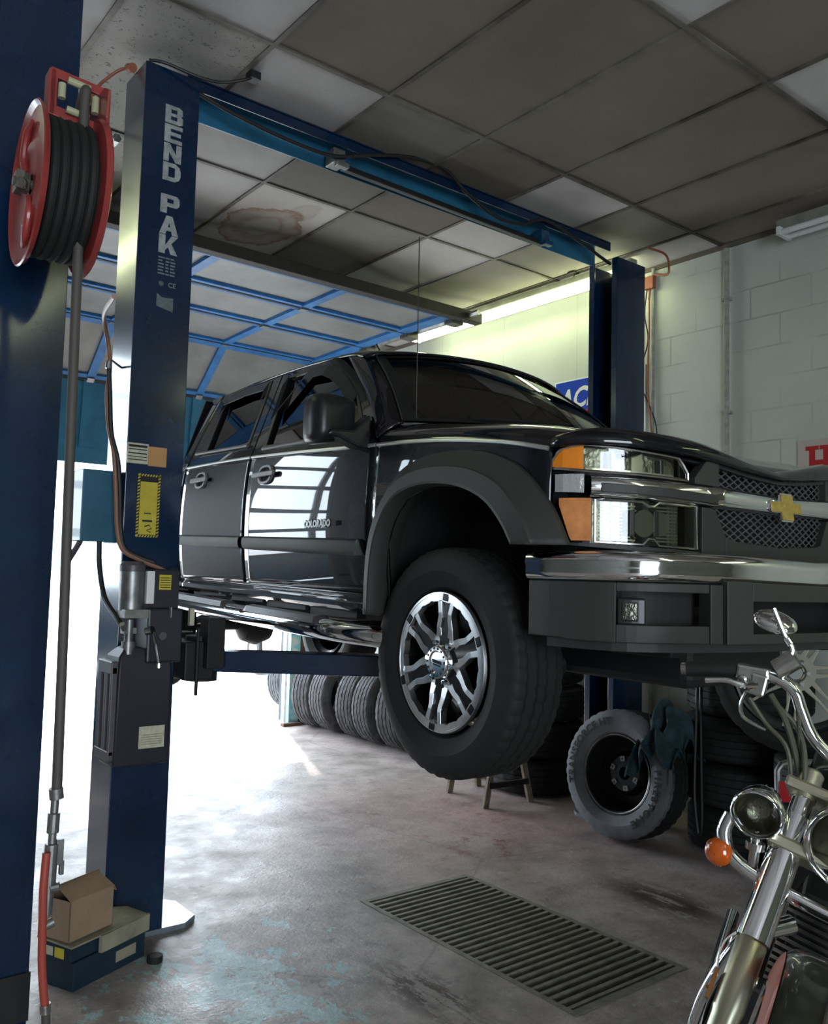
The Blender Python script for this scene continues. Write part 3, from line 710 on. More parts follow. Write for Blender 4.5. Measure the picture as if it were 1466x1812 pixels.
# ================================================================ THE LIFT
lift = empty('two_post_lift', (1.41, 3.66, 0), 0, 'dark blue two-post car lift carrying the black pickup truck', 'car lift')
LO = Vector(lift.location)
def lb(mb, name, mats, parent=lift, **k):
    par = parent; mb.v = [tuple(Vector(v)-LO) for v in mb.v]
    return mb.build(name, mats, par, **k)
def column(xo, xi, y0, y1, h, name='column'):       # C-shaped column, xo outer web side, xi open side
    s = 1 if xi > xo else -1; th = .008; lip = .045
    P = [(xo, y0), (xi, y0), (xi, y0+lip), (xi-s*th, y0+lip), (xi-s*th, y0+th), (xo+s*th, y0+th), (xo+s*th, y1-th), (xi-s*th, y1-th), (xi-s*th, y1-lip), (xi, y1-lip), (xi, y1), (xo, y1)]
    return MB().prism(P, lambda a, c, z: (a, c, z), .012, h)
col_l = lb(column(1.285, 1.532, 3.55, 3.785, 3.665), 'column', M['blue'], bevel=.003)
col_r = lb(column(4.72, 4.43, 3.55, 3.785, 3.60), 'column', M['blue'], bevel=.003)
for x0, x1 in ((1.275, 1.70), (4.38, 4.80)):
    P = [(x0, 3.54), (x1-.07, 3.54), (x1, 3.60), (x1, 3.80), (x1-.06, 3.87), (x0, 3.87)] if x0 < 2 else [(x0+.06, 3.47), (x1, 3.47), (x1, 3.87), (x0+.06, 3.87), (x0, 3.80), (x0, 3.53)]
    lb(MB().prism(P, lambda a, c, z: (a, c, z), 0, .022), 'base_plate', mat('worn_base_plate', (.30, .36, .42), .35, metal=.4, var=.5, vscale=6), bevel=.003)
# overhead beam: channel open downwards
b = MB()
b.box((1.50, 3.615, 3.655), (4.44, 3.623, 3.715), 1); b.box((1.50, 3.745, 3.585), (4.44, 3.753, 3.715)); b.box((1.50, 3.615, 3.700), (4.44, 3.755, 3.708))
M['beamblue'] = mat('beam_blue_paint', (.008, .06, .13), .35, coat=.3, var=.4, vscale=5)
beam = lb(b, 'overhead_beam', [mat('pale_beam_blue_paint', (.03, .17, .30), .4, coat=.3, var=.4, vscale=3), M['blue']], bevel=.002)
b = MB().beam((2.36, 3.66, 3.575), (3.84, 3.66, 3.56), .035, .028); lb(b, 'shutoff_bar', M['trimblack'], bevel=.004)
for x, z in ((2.32, 3.60), (3.83, 3.59)):
    lb(MB().box((x-.035, 3.62, z-.035), (x+.035, 3.70, z+.045)).box((x-.02, 3.60, z-.05), (x+.05, 3.64, z-.025)), 'limit_switch', M['steel'] if x < 3 else M['beamblue'], bevel=.004)
P = [(1.53, 3.60, 3.64), (1.75, 3.60, 3.60), (2.05, 3.60, 3.575), (2.28, 3.60, 3.585), (2.5, 3.59, 3.66), (2.78, 3.59, 3.735), (3.0, 3.59, 3.735), (3.15, 3.595, 3.66), (3.4, 3.60, 3.585), (3.6, 3.60, 3.60), (3.85, 3.60, 3.68), (4.42, 3.60, 3.56)]
lb(MB().tube(P, .010, 8, smooth_steps=5), 'hydraulic_hose', M['cable'], smooth=True)
# carriages and swing arms
def arm(p, q, w, h, mt, name='swing_arm'):
    a = lb(MB().beam(p, q, w, h), name, mt, bevel=.005)
    p2 = Vector(p)*.45+Vector(q)*.55; d = (Vector(q)-Vector(p)).normalized()
    e = Vector(q)+d*.10
    lb(MB().beam(p2, e, w*.72, h*.72), 'arm_extension', mt, a, bevel=.004)
    lb(MB().cyl(e-Vector((0, 0, .03)), e+Vector((0, 0, .05)), .055, 20).cyl(e+Vector((0, 0, .05)), e+Vector((0, 0, .12)), .025, 14), 'lift_pad', M['rubber'], a)
    return a
for sx, xc, xo in ((1, 1.54, 1.32), (-1, 4.42, 4.68)):
    b = MB().box((min(xc, xo)+.01, 3.565, .93), (max(xc, xo)-.01, 3.77, 1.36)); b.box((min(xc, xc+sx*.13), 3.46, 1.04), (max(xc, xc+sx*.13), 3.87, 1.20))
    lb(b, 'carriage', M['under'], bevel=.006)
    for yy, qy in ((3.54, 3.03), (3.80, 4.75)):
        hx = xc+sx*.11
        lb(MB().cyl((hx, yy, 1.03), (hx, yy, 1.22), .07, 20), 'arm_pivot', M['under'], smooth=True)
        arm((hx+sx*.02, yy, 1.115), (2.27 if sx > 0 else 3.42, qy, 1.115), .12, .088, M['blue'])
lb(MB().box((1.62, 3.42, 1.09), (1.70, 3.50, 1.30)).cyl((1.585, 3.44, .98), (1.585, 3.44, 1.26), .008, 8), 'arm_lock_pin', M['under'], bevel=.003)
lb(MB().box((1.545, 3.44, 1.27), (1.565, 3.46, 1.34)), 'arm_lock_pin', M['cream'])
# lettering on the near column
def colt(x0, z0, y=3.548): return lambda a, c: (x0+a, y, z0+c)
b = MB()
GL = {'B': [[(0,0),(.32,0),(.32,1),(0,1)],[(.3,0),(.8,0),(1,.1),(.92,.2),(.3,.2)],[(.3,.42),(.9,.42),(.85,.58),(.3,.58)],[(.3,.8),(.88,.8),(.95,.9),(.78,1),(.3,1)],[(.68,.15),(1,.1),(1,.42),(.9,.5),(.68,.5)],[(.66,.5),(.88,.5),(.97,.6),(.95,.9),(.66,.88)]],
 'E': [[(0,0),(.34,0),(.34,1),(0,1)],[(.3,0),(1,0),(1,.22),(.3,.22)],[(.3,.40),(.92,.40),(.92,.60),(.3,.60)],[(.3,.78),(1,.78),(1,1),(.3,1)]],
 'N': [[(0,0),(.3,0),(.3,1),(0,1)],[(.7,0),(1,0),(1,1),(.7,1)],[(0,1),(.32,1),(1,0),(.68,0)]],
 'D': [[(0,0),(.32,0),(.32,1),(0,1)],[(.3,0),(.7,0),(.92,.14),(.7,.24),(.3,.22)],[(.3,1),(.7,1),(.92,.86),(.7,.76),(.3,.78)],[(.68,.22),(.92,.14),(1,.35),(1,.65),(.92,.86),(.68,.78)]],
 'P': [[(0,0),(.34,0),(.34,1),(0,1)],[(.3,.36),(.85,.36),(.98,.48),(.68,.58),(.3,.56)],[(.3,.8),(.68,.78),(.98,.88),(.85,1),(.3,1)],[(.68,.5),(.98,.48),(1,.68),(.98,.88),(.68,.85)]],
 'A': [[(0,0),(.32,0),(.60,1),(.34,1)],[(.68,0),(1,0),(.66,1),(.40,1)],[(.2,.2),(.8,.2),(.74,.40),(.26,.40)]],
 'K': [[(0,0),(.34,0),(.34,1),(0,1)],[(.3,.38),(.66,1),(1,1),(.34,.18)],[(.42,.55),(.62,.66),(1,0),(.64,0)]]}
def big(mb, word, ztops, xc, w, h):
    for ch, z in zip(word, ztops):
        for P in GL[ch]: mb.prism(P, lambda x, y, hh: (xc-w/2+x*w, hh, z-h+y*h), 3.5468-.0002*GL[ch].index(P), 3.549)
big(b, 'BEND', [3.505, 3.420, 3.335, 3.250], 1.418, .080, .080)
lb(b, 'lettering', M['whitepaint'], col_l); b = MB()
big(b, 'PAK', [3.108, 3.015, 2.930], 1.418, .085, .082)
lb(b, 'lettering', M['whitepaint'], col_l)
b = MB(); rl = random.Random(2)
for k, z in enumerate(np.linspace(2.825, 2.755, 6)):
    for x0_, w_ in ((1.377, .030), (1.410, .018), (1.431, .026)): b.box((x0_, 3.5470, z), (x0_+w_*rl.uniform(.6, 1), 3.5485, z+.0065))
lb(b, 'small_print', mat('faded_decal_print', (.16, .19, .20), .6), col_l); b = MB()
text_mb(b, 'CE', .03, lambda x, y: (1.425+x, 3.5475, 2.705+y), .001)
b.cyl((1.395, 3.5475, 2.715), (1.395, 3.549, 2.715), .011, 14)
b.prism([(1.378, 2.67), (1.402, 2.655), (1.452, 2.66), (1.452, 2.60), (1.425, 2.605), (1.378, 2.615)], lambda a, z, h: (a, h, z), 3.547, 3.549)
M['dimdecal'] = mat('faded_grey_decal', (.16, .19, .20), .6, var=.5, vscale=50)
lb(b, 'small_emblem', M['dimdecal'], col_l)
def label_on(x0, x1, z0, z1, mt, name, y=3.548, par=col_l): return lb(MB().box((x0, y-.0015, z0), (x1, y+.001, z1)), name, mt, par)
a = label_on(1.285, 1.375, 1.935, 2.02, M['cream'], 'cream_label'); 
b = MB()
for z, h in ((2.003, .010), (1.992, .004), (1.975, .005), (1.962, .003), (1.949, .004)): b.box((1.290, 3.5458, z), (1.370, 3.5468, z+h))
lb(b, 'label_print', M['ink'], col_l)
label_on(1.376, 1.455, 1.93, 2.012, M['orangelabel'], 'orange_label')
# long yellow caution label with hazard border
label_on(1.335, 1.435, 1.63, 1.895, M['ink'], 'hazard_border')
b = MB(); 
for k in range(20):
    z = 1.633+k*.0133
    for xa, xb in ((1.336, 1.346), (1.424, 1.434)): b.add([(xa, 3.5455, z), (xb, 3.5455, z+.005), (xb, 3.5455, z+.0115), (xa, 3.5455, z+.0065)], [(0, 1, 2, 3)])
for k in range(8):
    x = 1.338+k*.012
    for za, zb2 in ((1.631, 1.640), (1.885, 1.894)): b.add([(x, 3.5455, za), (x+.005, 3.5455, zb2), (x+.011, 3.5455, zb2), (x+.006, 3.5455, za)], [(0, 1, 2, 3)])
lb(b, 'hazard_stripes', M['yellow'], col_l)
b = MB().box((1.348, 3.5445, 1.642), (1.422, 3.5456, 1.862)); lb(b, 'yellow_label', M['yellow'], col_l)
b = MB().box((1.368, 3.5435, 1.728), (1.398, 3.5444, 1.733)); lb(b, 'label_print', M['ink'], col_l); b = MB().box((1.362, 3.5435, 1.695), (1.404, 3.5444, 1.703)); b.tube([(1.372, 3.544, 1.675), (1.392, 3.544, 1.682), (1.402, 3.544, 1.668), (1.382, 3.544, 1.660), (1.398, 3.544, 1.652)], .0025, 5)
b.box((1.350, 3.5435, 1.865), (1.420, 3.5444, 1.880)); lb(b, 'label_print', M['ink'], col_l)
# power unit hung on the near column
pu = lb(MB().box((1.30, 3.395, 1.33), (1.475, 3.545, 1.50)).box((1.335, 3.36, 1.13), (1.48, 3.545, 1.345)), 'power_unit', M['resv'], bevel=.008)
b = MB().tube([(1.285, 3.42, 1.335), (1.285, 3.42, 1.50)], .048, 24).tube([(1.285, 3.42, 1.50), (1.285, 3.42, 1.515), (1.285, 3.42, 1.525)], [.048, .046, .03], 24); lb(b, 'motor', M['steel'], pu, smooth=True)
b = MB().tube([(1.285, 3.42, 1.488), (1.285, 3.42, 1.512), (1.285, 3.42, 1.528)], [.050, .050, .038], 24); lb(b, 'motor_cap', M['greyplas'], pu, smooth=True)
b = MB().box((1.328, 3.372, 1.362), (1.360, 3.396, 1.492)); lb(b, 'capacitor_cover', M['white'], pu, bevel=.003)
b = MB().box((1.362, 3.392, 1.345), (1.47, 3.398, 1.495)); lb(b, 'side_cover', M['resv'], pu)
lb(MB().box((1.385, 3.389, 1.418), (1.435, 3.3915, 1.478)), 'yellow_label', M['yellow'], pu)
b = MB()
for k in range(5): b.box((1.389, 3.388, 1.426+k*.0095), (1.431, 3.3888, 1.429+k*.0095))
lb(b, 'label_print', M['ink'], pu)
M['tank'] = mat('aged_metal_strap', (.30, .30, .27), .4, metal=.3, var=.4, vscale=20)
b = MB().tube([(1.235, 3.47, 1.322), (1.237, 3.39, 1.322), (1.27, 3.365, 1.322), (1.34, 3.362, 1.322), (1.425, 3.365, 1.322)], .004, 6); b2 = MB()
b2.box((1.242, 3.364, 1.306), (1.425, 3.370, 1.340)).box((1.242, 3.366, 1.306), (1.248, 3.46, 1.340)).box((1.421, 3.345, 1.309), (1.426, 3.37, 1.350)); lb(b2, 'mounting_strap', M['tank'], pu, bevel=.001)
b = MB().cyl((1.275, 3.40, 1.20), (1.275, 3.40, 1.30), .018, 14).box((1.25, 3.385, 1.245), (1.30, 3.425, 1.268)).cyl((1.275, 3.40, 1.19), (1.275, 3.40, 1.215), .026, 16).cyl((1.275, 3.40, 1.165), (1.275, 3.40, 1.195), .021, 16).cyl((1.25, 3.385, 1.262), (1.235, 3.37, 1.285), .011, 10)
lb(b, 'pump_fitting', M['steel'], pu, smooth=True)
b = MB().tube([(1.345, 3.35, 1.265), (1.352, 3.335, 1.245), (1.36, 3.33, 1.19), (1.372, 3.325, 1.125)], .0055, 8).cyl((1.372, 3.325, 1.115), (1.372, 3.325, 1.133), .010, 10).cyl((1.33, 3.36, 1.255), (1.345, 3.335, 1.262), .016, 14)
lb(b, 'release_lever', M['dullchrome'], pu, smooth=True)
lb(MB().lathe([(3.352, .0), (3.352, .010), (3.350, .018), (3.362, .018)], 18, 'Y').__class__().lathe([(3.355, .001), (3.350, .012), (3.350, .018), (3.362, .018)], 18, 'Y'), 'port_plug', M['greyplas'], pu) if False else None
b = MB().tube([(1.395, 3.362, 1.236), (1.395, 3.352, 1.236)], .016, 18); lb(b, 'port_plug', M['greyplas'], pu, smooth=True)
# reservoir: tall tapered plastic tank with two grooves in its side
res = MB(); 
secs = [(.735, 1.225, 1.452, 3.37, 3.53), (1.11, 1.232, 1.45, 3.375, 3.53), (1.155, 1.236, 1.44, 3.38, 3.53), (1.178, 1.252, 1.36, 3.385, 3.50), (1.195, 1.26, 1.31, 3.39, 3.46)]
for k in range(len(secs)-1):
    (z0, a0, a1, c0, c1), (z1, d0, d1, e0, e1) = secs[k], secs[k+1]
    res.add([(a0, c0, z0), (a1, c0, z0), (a1, c1, z0), (a0, c1, z0), (d0, e0, z1), (d1, e0, z1), (d1, e1, z1), (d0, e1, z1)], [(0, 1, 5, 4), (1, 2, 6, 5), (2, 3, 7, 6), (3, 0, 4, 7)] + ([(3, 2, 1, 0)] if k == 0 else []) + ([(4, 5, 6, 7)] if k == len(secs)-2 else []))
ro = lb(res, 'reservoir', M['resv'], pu, smooth=True, bevel=.008, angle=20)
b = MB().box((1.205, 3.375, .76), (1.228, 3.53, .80)).box((1.205, 3.375, 1.09), (1.232, 3.53, 1.14))
for y0, y1 in ((3.375, 3.398), (3.435, 3.462), (3.505, 3.53)): b.box((1.207, y0, .78), (1.23, y1, 1.12))
lb(b, 'side_ribs', M['greyplas'], pu, bevel=.004)
b = MB().box((1.322, 3.3655, .80), (1.425, 3.3695, .885)); lb(b, 'cream_label', M['cream'], pu)
b = MB()
for k in range(5): b.box((1.33, 3.3645, .815+k*.009), (1.415, 3.3654, .817+k*.009))
lb(b, 'label_print', mat('faded_print', (.25, .22, .15), .7), pu)
# electrical box on the column's side
bx = lb(MB().box((1.13, 3.60, 1.605), (1.28, 3.745, 1.90)), 'control_box', mat('teal_blue_box', (.03, .14, .22), .4, coat=.2, var=.3, vscale=5), bevel=.004)
lb(MB().tube([(1.15, 3.65, 1.61), (1.135, 3.67, 1.57), (1.10, 3.70, 1.49)], .012, 8), 'conduit_stub', M['greyplas'], smooth=True)
lb(MB().tube([(1.215, 3.62, 1.605), (1.215, 3.60, 1.50), (1.225, 3.55, 1.38), (1.238, 3.44, 1.305), (1.245, 3.40, 1.275)], .011, 8, smooth_steps=6), 'black_cable', M['cable'], smooth=True)
P = [(.99, 2.93, 2.42), (1.13, 3.45, 2.50), (1.20, 3.60, 2.44), (1.215, 3.60, 2.33), (1.205, 3.59, 2.22), (1.215, 3.58, 2.08), (1.235, 3.56, 1.97), (1.245, 3.54, 1.80), (1.25, 3.52, 1.66), (1.27, 3.50, 1.575), (1.33, 3.47, 1.535), (1.40, 3.44, 1.505), (1.43, 3.43, 1.49)]
lb(MB().tube(P, .009, 8, smooth_steps=5), 'brown_tube', M['brownhose'], smooth=True)
P2 = [(1.205, 3.585, 2.335), (1.215, 3.58, 2.2), (1.225, 3.57, 2.05), (1.25, 3.55, 1.94), (1.262, 3.54, 1.80), (1.265, 3.52, 1.66), (1.28, 3.505, 1.58), (1.33, 3.475, 1.545), (1.385, 3.45, 1.525)]
lb(MB().tube(P2, .010, 8, smooth_steps=5), 'black_tube', M['cable'], smooth=True)
lb(MB().tube([(1.205, 3.585, 2.345), (1.22, 3.60, 2.36), (1.26, 3.64, 2.355), (1.285, 3.66, 2.35)], .005, 6).cyl((1.202, 3.585, 2.32), (1.205, 3.585, 2.35), .013, 10), 'tube_clip', M['steel'], smooth=True)
# cables at the column head
lb(MB().tube([(1.30, 3.56, 3.675), (1.36, 3.53, 3.672), (1.50, 3.50, 3.65), (1.60, 3.48, 3.655), (1.70, 3.44, 3.69), (1.735, 3.44, 3.725)], .007, 8, smooth_steps=5).box((1.71, 3.42, 3.70), (1.76, 3.47, 3.735)), 'power_cord', M['cable'], smooth=True)
lb(MB().tube([(1.285, 3.70, 3.68), (1.24, 3.74, 3.69), (1.16, 3.78, 3.60), (1.12, 3.75, 3.50)], .007, 8, smooth_steps=5).cyl((1.27, 3.67, 3.68), (1.27, 3.72, 3.70), .02, 10), 'power_cord', M['wire'], smooth=True)

# neighbouring bay's column at the left edge
l2 = empty('two_post_lift', (.72, 3.15, 0), 0, 'dark blue column of the neighbouring car lift at the left edge of the view', 'car lift')
b = MB(); P = [(.865, 3.03), (.60, 3.03), (.60, 3.075), (.608, 3.075), (.608, 3.038), (.857, 3.038), (.857, 3.262), (.608, 3.262), (.608, 3.225), (.60, 3.225), (.60, 3.27), (.865, 3.27)]
b.prism(P, lambda a, c, z: (a, c, z), .012, 3.67); b.v = [tuple(Vector(v)-Vector(l2.location)) for v in b.v]; b.build('column', M['blue'], l2, bevel=.003)
MB().box((-.30, -.19, 0), (.15, .19, .02)).build('base_plate', M['under'], l2, bevel=.003)
MB().box((-.125, -.128, .05), (.148, -.119, .20)).build('foot_cover', M['under'], l2)

# ================================================================ HOSE REEL
rl_ = empty('hose_reel', (.73, 2.70, 2.63), 0, 'red air hose reel bolted high on the left blue column', 'hose reel')
rl_.rotation_euler = (0, 0, R(-3))
def disc(x, s):
    return MB().lathe([(x, .03), (x+s*.002, .10), (x+s*.010, .12), (x+s*.002, .14), (x, .19), (x+s*.004, .225), (x+s*.016, .238), (x+s*.012, .243), (x-s*.002, .232), (x-s*.006, .19), (x-s*.006, .03)], 72, 'X')
d1 = disc(-.080, -1).build('reel_disc', M['red'], rl_, smooth=True)
d2 = disc(.078, 1).build('reel_disc', M['red'], rl_, smooth=True)
for sgn in (1, -1):
    MB().tube([(-.088, sgn*.035+.01, sgn*.05), (-.092, sgn*.06, sgn*.10), (-.092, sgn*.03, sgn*.165), (-.088, -sgn*.02, sgn*.185)], [.010, .012, .012, .006], 10, smooth_steps=5).build('pressed_rib', M['red'], d1, smooth=True)
b = MB()
for k in range(6): b.tube([( -.066+k*.0265, .17*math.cos(a), .17*math.sin(a)) for a in np.linspace(0, 2*math.pi, 40, endpoint=False)], .0145, 10, closed=True)
for k in range(5): b.tube([( -.055+k*.0265, .195*math.cos(a), .195*math.sin(a)) for a in np.linspace(0, 2*math.pi, 40, endpoint=False)], .0145, 10, closed=True)
b.lathe([(-.076, .10), (-.076, .165), (.074, .165), (.074, .10)], 32, 'X'); b.build('coiled_hose', M['rubber'], rl_, smooth=True)
b = MB().cyl((-.13, 0, 0), (.10, 0, 0), .014, 14).cyl((-.105, 0, 0), (-.085, 0, 0), .032, 6).box((-.125, -.025, -.03), (-.10, .03, .03)); b.cyl((-.115, -.06, -.025), (-.115, .05, .02), .009, 8).cyl((-.12, -.07, -.03), (-.11, -.05, -.022), .016, 8)
b.build('axle', M['iron'], rl_, bevel=.003)
b = MB().prism([(.10, -.05), (.30, -.05), (.30, .33), (.12, .33), (-.12, .305), (-.165, .28), (-.15, .20), (-.20, .05), (-.15, -.05)], lambda a, z, h: (h, a, z), .086, .094)
b.build('mounting_bracket', M['red'], rl_, bevel=.002)
b = MB().ring([(-.065, .24), (.105, .22), (.105, .37), (-.065, .385)], [(-.045, .27), (.075, .255), (.075, .345), (-.045, .355)], lambda a, z, h: (a, -.06+h, z), 0, .012).box((-.07, -.06, .24), (-.05, .0, .38)).box((.095, -.06, .225), (.11, .10, .37))
b.v = [(x+.012, y, z-.035) for x, y, z in b.v]; b.build('hose_guide', M['red'], rl_, bevel=.002)
b = MB()
for (p, q) in (((-.035, -.072, .29), (-.035, -.072, .335)), ((-.02, -.072, .352), (.045, -.072, .345)), ((.062, -.072, .275), (.062, -.072, .325)), ((-.02, -.072, .262), (.045, -.072, .256))): b.tube([p, q], .011, 10)
b.v = [(x+.012, y, z-.035) for x, y, z in b.v]; b.build('guide_roller', mat('yellowed_nylon', (.42, .42, .26), .5), rl_, smooth=True)
hz = empty('air_hose', (.79, 2.63, 0), 0, 'long grey-brown air hose hanging from the red reel down to the floor', 'hose')
hO = Vector(hz.location)
def hb(P, r, name, mt, st=6, **k):
    P = [Vector(p)-hO for p in P]; return MB().tube(P, r, 12, smooth_steps=st).build(name, mt, hz, smooth=True)
hb([(.775, 2.72, 2.86), (.772, 2.66, 2.925), (.765, 2.60, 2.92), (.762, 2.60, 2.86), (.768, 2.61, 2.55), (.778, 2.62, 2.0), (.790, 2.62, 1.3), (.796, 2.62, .86)], .0145, 'hose', M['hose'])
hb([(.793, 2.62, .87), (.797, 2.62, .84)], .020, 'clamp', M['steel'], 1)
b = MB()
for z0, z1, r in ((.80, .845, .011), (.745, .80, .0165), (.715, .745, .011), (.60, .715, .0185), (.52, .60, .015)): b.cyl((.792-hO.x+(z0-.8)*.02, -.01, z0), (.792-hO.x+(z1-.8)*.02, -.01, z1), r, 14)
b.box((.012, -.02, .655), (.032, 0, .725)).box((.024, -.018, .625), (.036, -.002, .665)).cyl((.0, -.02, .595), (.022, -.03, .60), .012, 10)
b.build('hose_coupling', M['steel'], hz, bevel=.002)
hb([(.770, 2.595, .70), (.765, 2.59, .60), (.770, 2.595, .50), (.775, 2.60, .40), (.785, 2.60, .31), (.790, 2.60, .28)], .0115, 'red_whip_hose', M['redhose'])
hb([(.770, 2.60, .502), (.780, 2.60, .498), (.800, 2.60, .505)], .013, 'clamp', M['steel'], 2)
hb([(.790, 2.60, .285), (.793, 2.60, .26)], .015, 'clamp', M['dullchrome'], 1)
hb([(.793, 2.60, .26), (.805, 2.61, .14), (.83, 2.63, .04), (.86, 2.70, .016), (.90, 2.84, .014)], .012, 'rubber_tail', M['hose'])

# ================================================================ BOXES by the column
def carton(name, org, az, L_, Wd, H_, mt, label, cat='box'):
    t = empty(name, org, az, label, cat); MB().box((0, 0, 0), (L_, Wd, H_)).build('carton', mt, t, bevel=.003); return t
az = math.atan2(.13, .28)
c1 = carton('flat_carton', (1.075, 3.235, 0), az, .35, .165, .10, M['boxblue'], 'flat navy blue carton on the floor, bottom of the pile beside the near lift column')
c1.location.x -= .0
MB().box((.20, -.002, .03), (.30, .0, .07)).build('cream_label', M['kraft2'], c1)
c2 = carton('flat_carton', (1.06, 3.235, .102), az, .36, .165, .055, M['boxblue'], 'open flat navy carton with a yellow label and kraft flaps, middle of the pile')
b = MB().prism([(-.01, -.015), (.36, -.02), (.37, .10), (.30, .17), (0, .17)], lambda a, c, z: (a, c, z+.02*math.sin(a*17)*math.sin(c*14+1)), .058, .064).prism([(.12, -.028), (.365, -.024), (.37, -.012), (.12, -.012)], lambda a, z, h: (a, z+.0, h), -.0, .06)
b.build('kraft_flap', M['kraft2'], c2)
MB().box((-.003, .03, .01), (-.001, .075, .045)).build('yellow_label', M['yellow'], c2); MB().box((-.003, .085, .012), (-.001, .13, .043)).build('cream_label', M['cream'], c2)
c3 = empty('cardboard_box', (.945, 3.10, .168), az, 'half-open brown cardboard box on top of the flat navy cartons', 'box'); c3.location = (1.055, 3.245, .168)
L_, Wd, H_ = .215, .165, .15
b = MB(); th = .004
for a0, a1 in (((0, 0, 0), (L_, Wd, th)), ((0, 0, 0), (th, Wd, H_)), ((L_-th, 0, 0), (L_, Wd, H_)), ((0, 0, 0), (L_, th, H_)), ((0, Wd-th, 0), (L_, Wd, H_))): b.box(a0, a1)
b.build('carton', M['kraft'], c3)
for nm, pl in (('flap', [(0, 0, H_), (L_, 0, H_), (L_*.97, Wd*.50, H_+.045), (L_*.04, Wd*.50, H_+.040)]), ('flap', [(0, Wd, H_), (L_, Wd, H_), (L_*.98, Wd*.45, H_+.052), (L_*.02, Wd*.45, H_+.048)]), ('flap', [(L_, 0, H_), (L_, Wd, H_), (L_+.03, Wd*.9, H_-.03), (L_+.03, Wd*.1, H_-.03)])):
    MB().add(pl, [(0, 1, 2, 3)]).build(nm, M['kraft'], c3, solid=.003)
c3.scale = (.95, .95, .95)
b = MB().cyl((0, 0, 0), (0, 0, .025), .03, 20); o = b.build('rubber_puck', M['rubber'], None, bevel=.003); o.location = (1.405, 3.31, 0); tag(o, 'small black rubber puck on the floor at the corner of the flat carton', 'puck')
rd = MB(); rnd = random.Random(4)
P = [(math.cos(a)*r, math.sin(a)*r*.7) for a, r in ((k*math.pi/9, rnd.uniform(.05, .11)) for k in range(18))]

# ================================================================ THE TRUCK
PSI = R(2.5)
rearv = Vector((math.sin(PSI), math.cos(PSI), 0)); outv = Vector((-math.cos(PSI), math.sin(PSI), 0))
KX = .88; C0 = Vector((1.9, 2.25, 0)) - outv*.86*KX
truck = empty('pickup_truck', C0, -PSI, 'black crew cab pickup truck raised on the blue lift, its front towards the right', 'truck')
truck.scale = (KX, 1, 1)
def TP(w, u, z): return (-w, u, z)          # w out to the near side, u rearwards from the front hubs
def SP(p): return Vector((-p[0], p[1], p[2]))
ZB = [(-.60, 1.86), (-.51, 1.88), (-.32, 1.92), (-.04, 1.958), (.22, 1.982), (.43, 1.993), (1.51, 2.05), (2.39, 2.07), (3.9, 2.09)]
ZCR = [(-.90, 1.84), (-.76, 1.875), (-.72, 1.890), (-.62, 1.925), (-.52, 1.952), (-.38, 1.985), (-.2, 2.015), (.04, 2.045), (.34, 2.085), (.7, 2.115)]
WS = [(1.28, .775), (1.36, .812), (1.43, .836), (1.55, .856), (1.70, .866), (1.85, .862), (1.95, .853), (2.02, .842), (2.10, .825)]
PW = [(0, -.762), (.3, -.752), (.5, -.727), (.65, -.68), (.75, -.62), (.82, -.55), (.855, -.45), (.86, -.3)]
BW = [(0, -.905), (.3, -.893), (.5, -.86), (.68, -.80), (.78, -.73), (.835, -.63), (.86, -.5), (.862, -.35)]
zb = lambda u: sitp(u, ZB)
zcr = lambda u: sitp(u, ZCR)
def uw(w): return sitp(abs(w), PW)
def wcap(u):
    if u > -.30: return 1.0
    T = sorted([(p[1], p[0]) for p in PW]); return sitp(u, T)/.86
def wside(u, z): return sitp(z, WS)*wcap(u)
def wg(z): return .850-.42*(z-2.03) if z > 2.03 else .850
class Plan:                                  # a bumper or grille outline seen from above
    def __init__(s, T):
        ws = [i/60*T[-1][0] for i in range(61)]; P = [(w, sitp(w, T)) for w in ws if w < .84]
        k = [i for i, t in enumerate(T) if t[0] >= .84]; P += [T[i] for i in k]
        s.P = P; s.S = [0]
        for a, b_ in zip(P, P[1:]): s.S.append(s.S[-1]+math.hypot(b_[0]-a[0], b_[1]-a[1]))
    def pt(s, q, off=0):
        a = abs(q); a = a*.373/.44 if a < .44 else (.373+(a-.44)*.557/.49 if a < .93 else a)
        a = min(a, s.S[-1]); sg = 1 if q >= 0 else -1
        w = np.interp(a, s.S, [p[0] for p in s.P]); u = np.interp(a, s.S, [p[1] for p in s.P])
        e = .02; w1 = np.interp(min(a+e, s.S[-1]), s.S, [p[0] for p in s.P]); u1 = np.interp(min(a+e, s.S[-1]), s.S, [p[1] for p in s.P])
        w0 = np.interp(max(a-e, 0), s.S, [p[0] for p in s.P]); u0 = np.interp(max(a-e, 0), s.S, [p[1] for p in s.P])
        tx, ty = w1-w0, u1-u0; L_ = math.hypot(tx, ty) or 1; nx, ny = ty/L_, -tx/L_
        if a < .02: nx, ny = 0, -1
        return sg*(w+nx*off), u+ny*off
FA, BU = Plan(PW), Plan(BW)
def slab(mb, pl, s0, s1, zl, zh, o0, o1, n=14, m=0):
    fz = lambda f, s: f(s) if callable(f) else f
    vs = []
    for i in range(n+1):
        s = s0+(s1-s0)*i/n
        for o, z in ((o0, fz(zl, s)), (o1, fz(zl, s)), (o1, fz(zh, s)), (o0, fz(zh, s))):
            w, u = pl.pt(s, o); vs.append(TP(w, u, z))
    fs = [(0, 1, 2, 3), (n*4+3, n*4+2, n*4+1, n*4)]
    for i in range(n):
        for k in range(4): l = (k+1) % 4; fs.append((i*4+k, (i+1)*4+k, (i+1)*4+l, i*4+l))
    mb.add(vs, fs, m); return mb
def T_(*t): return lambda s: itp(abs(s), t)

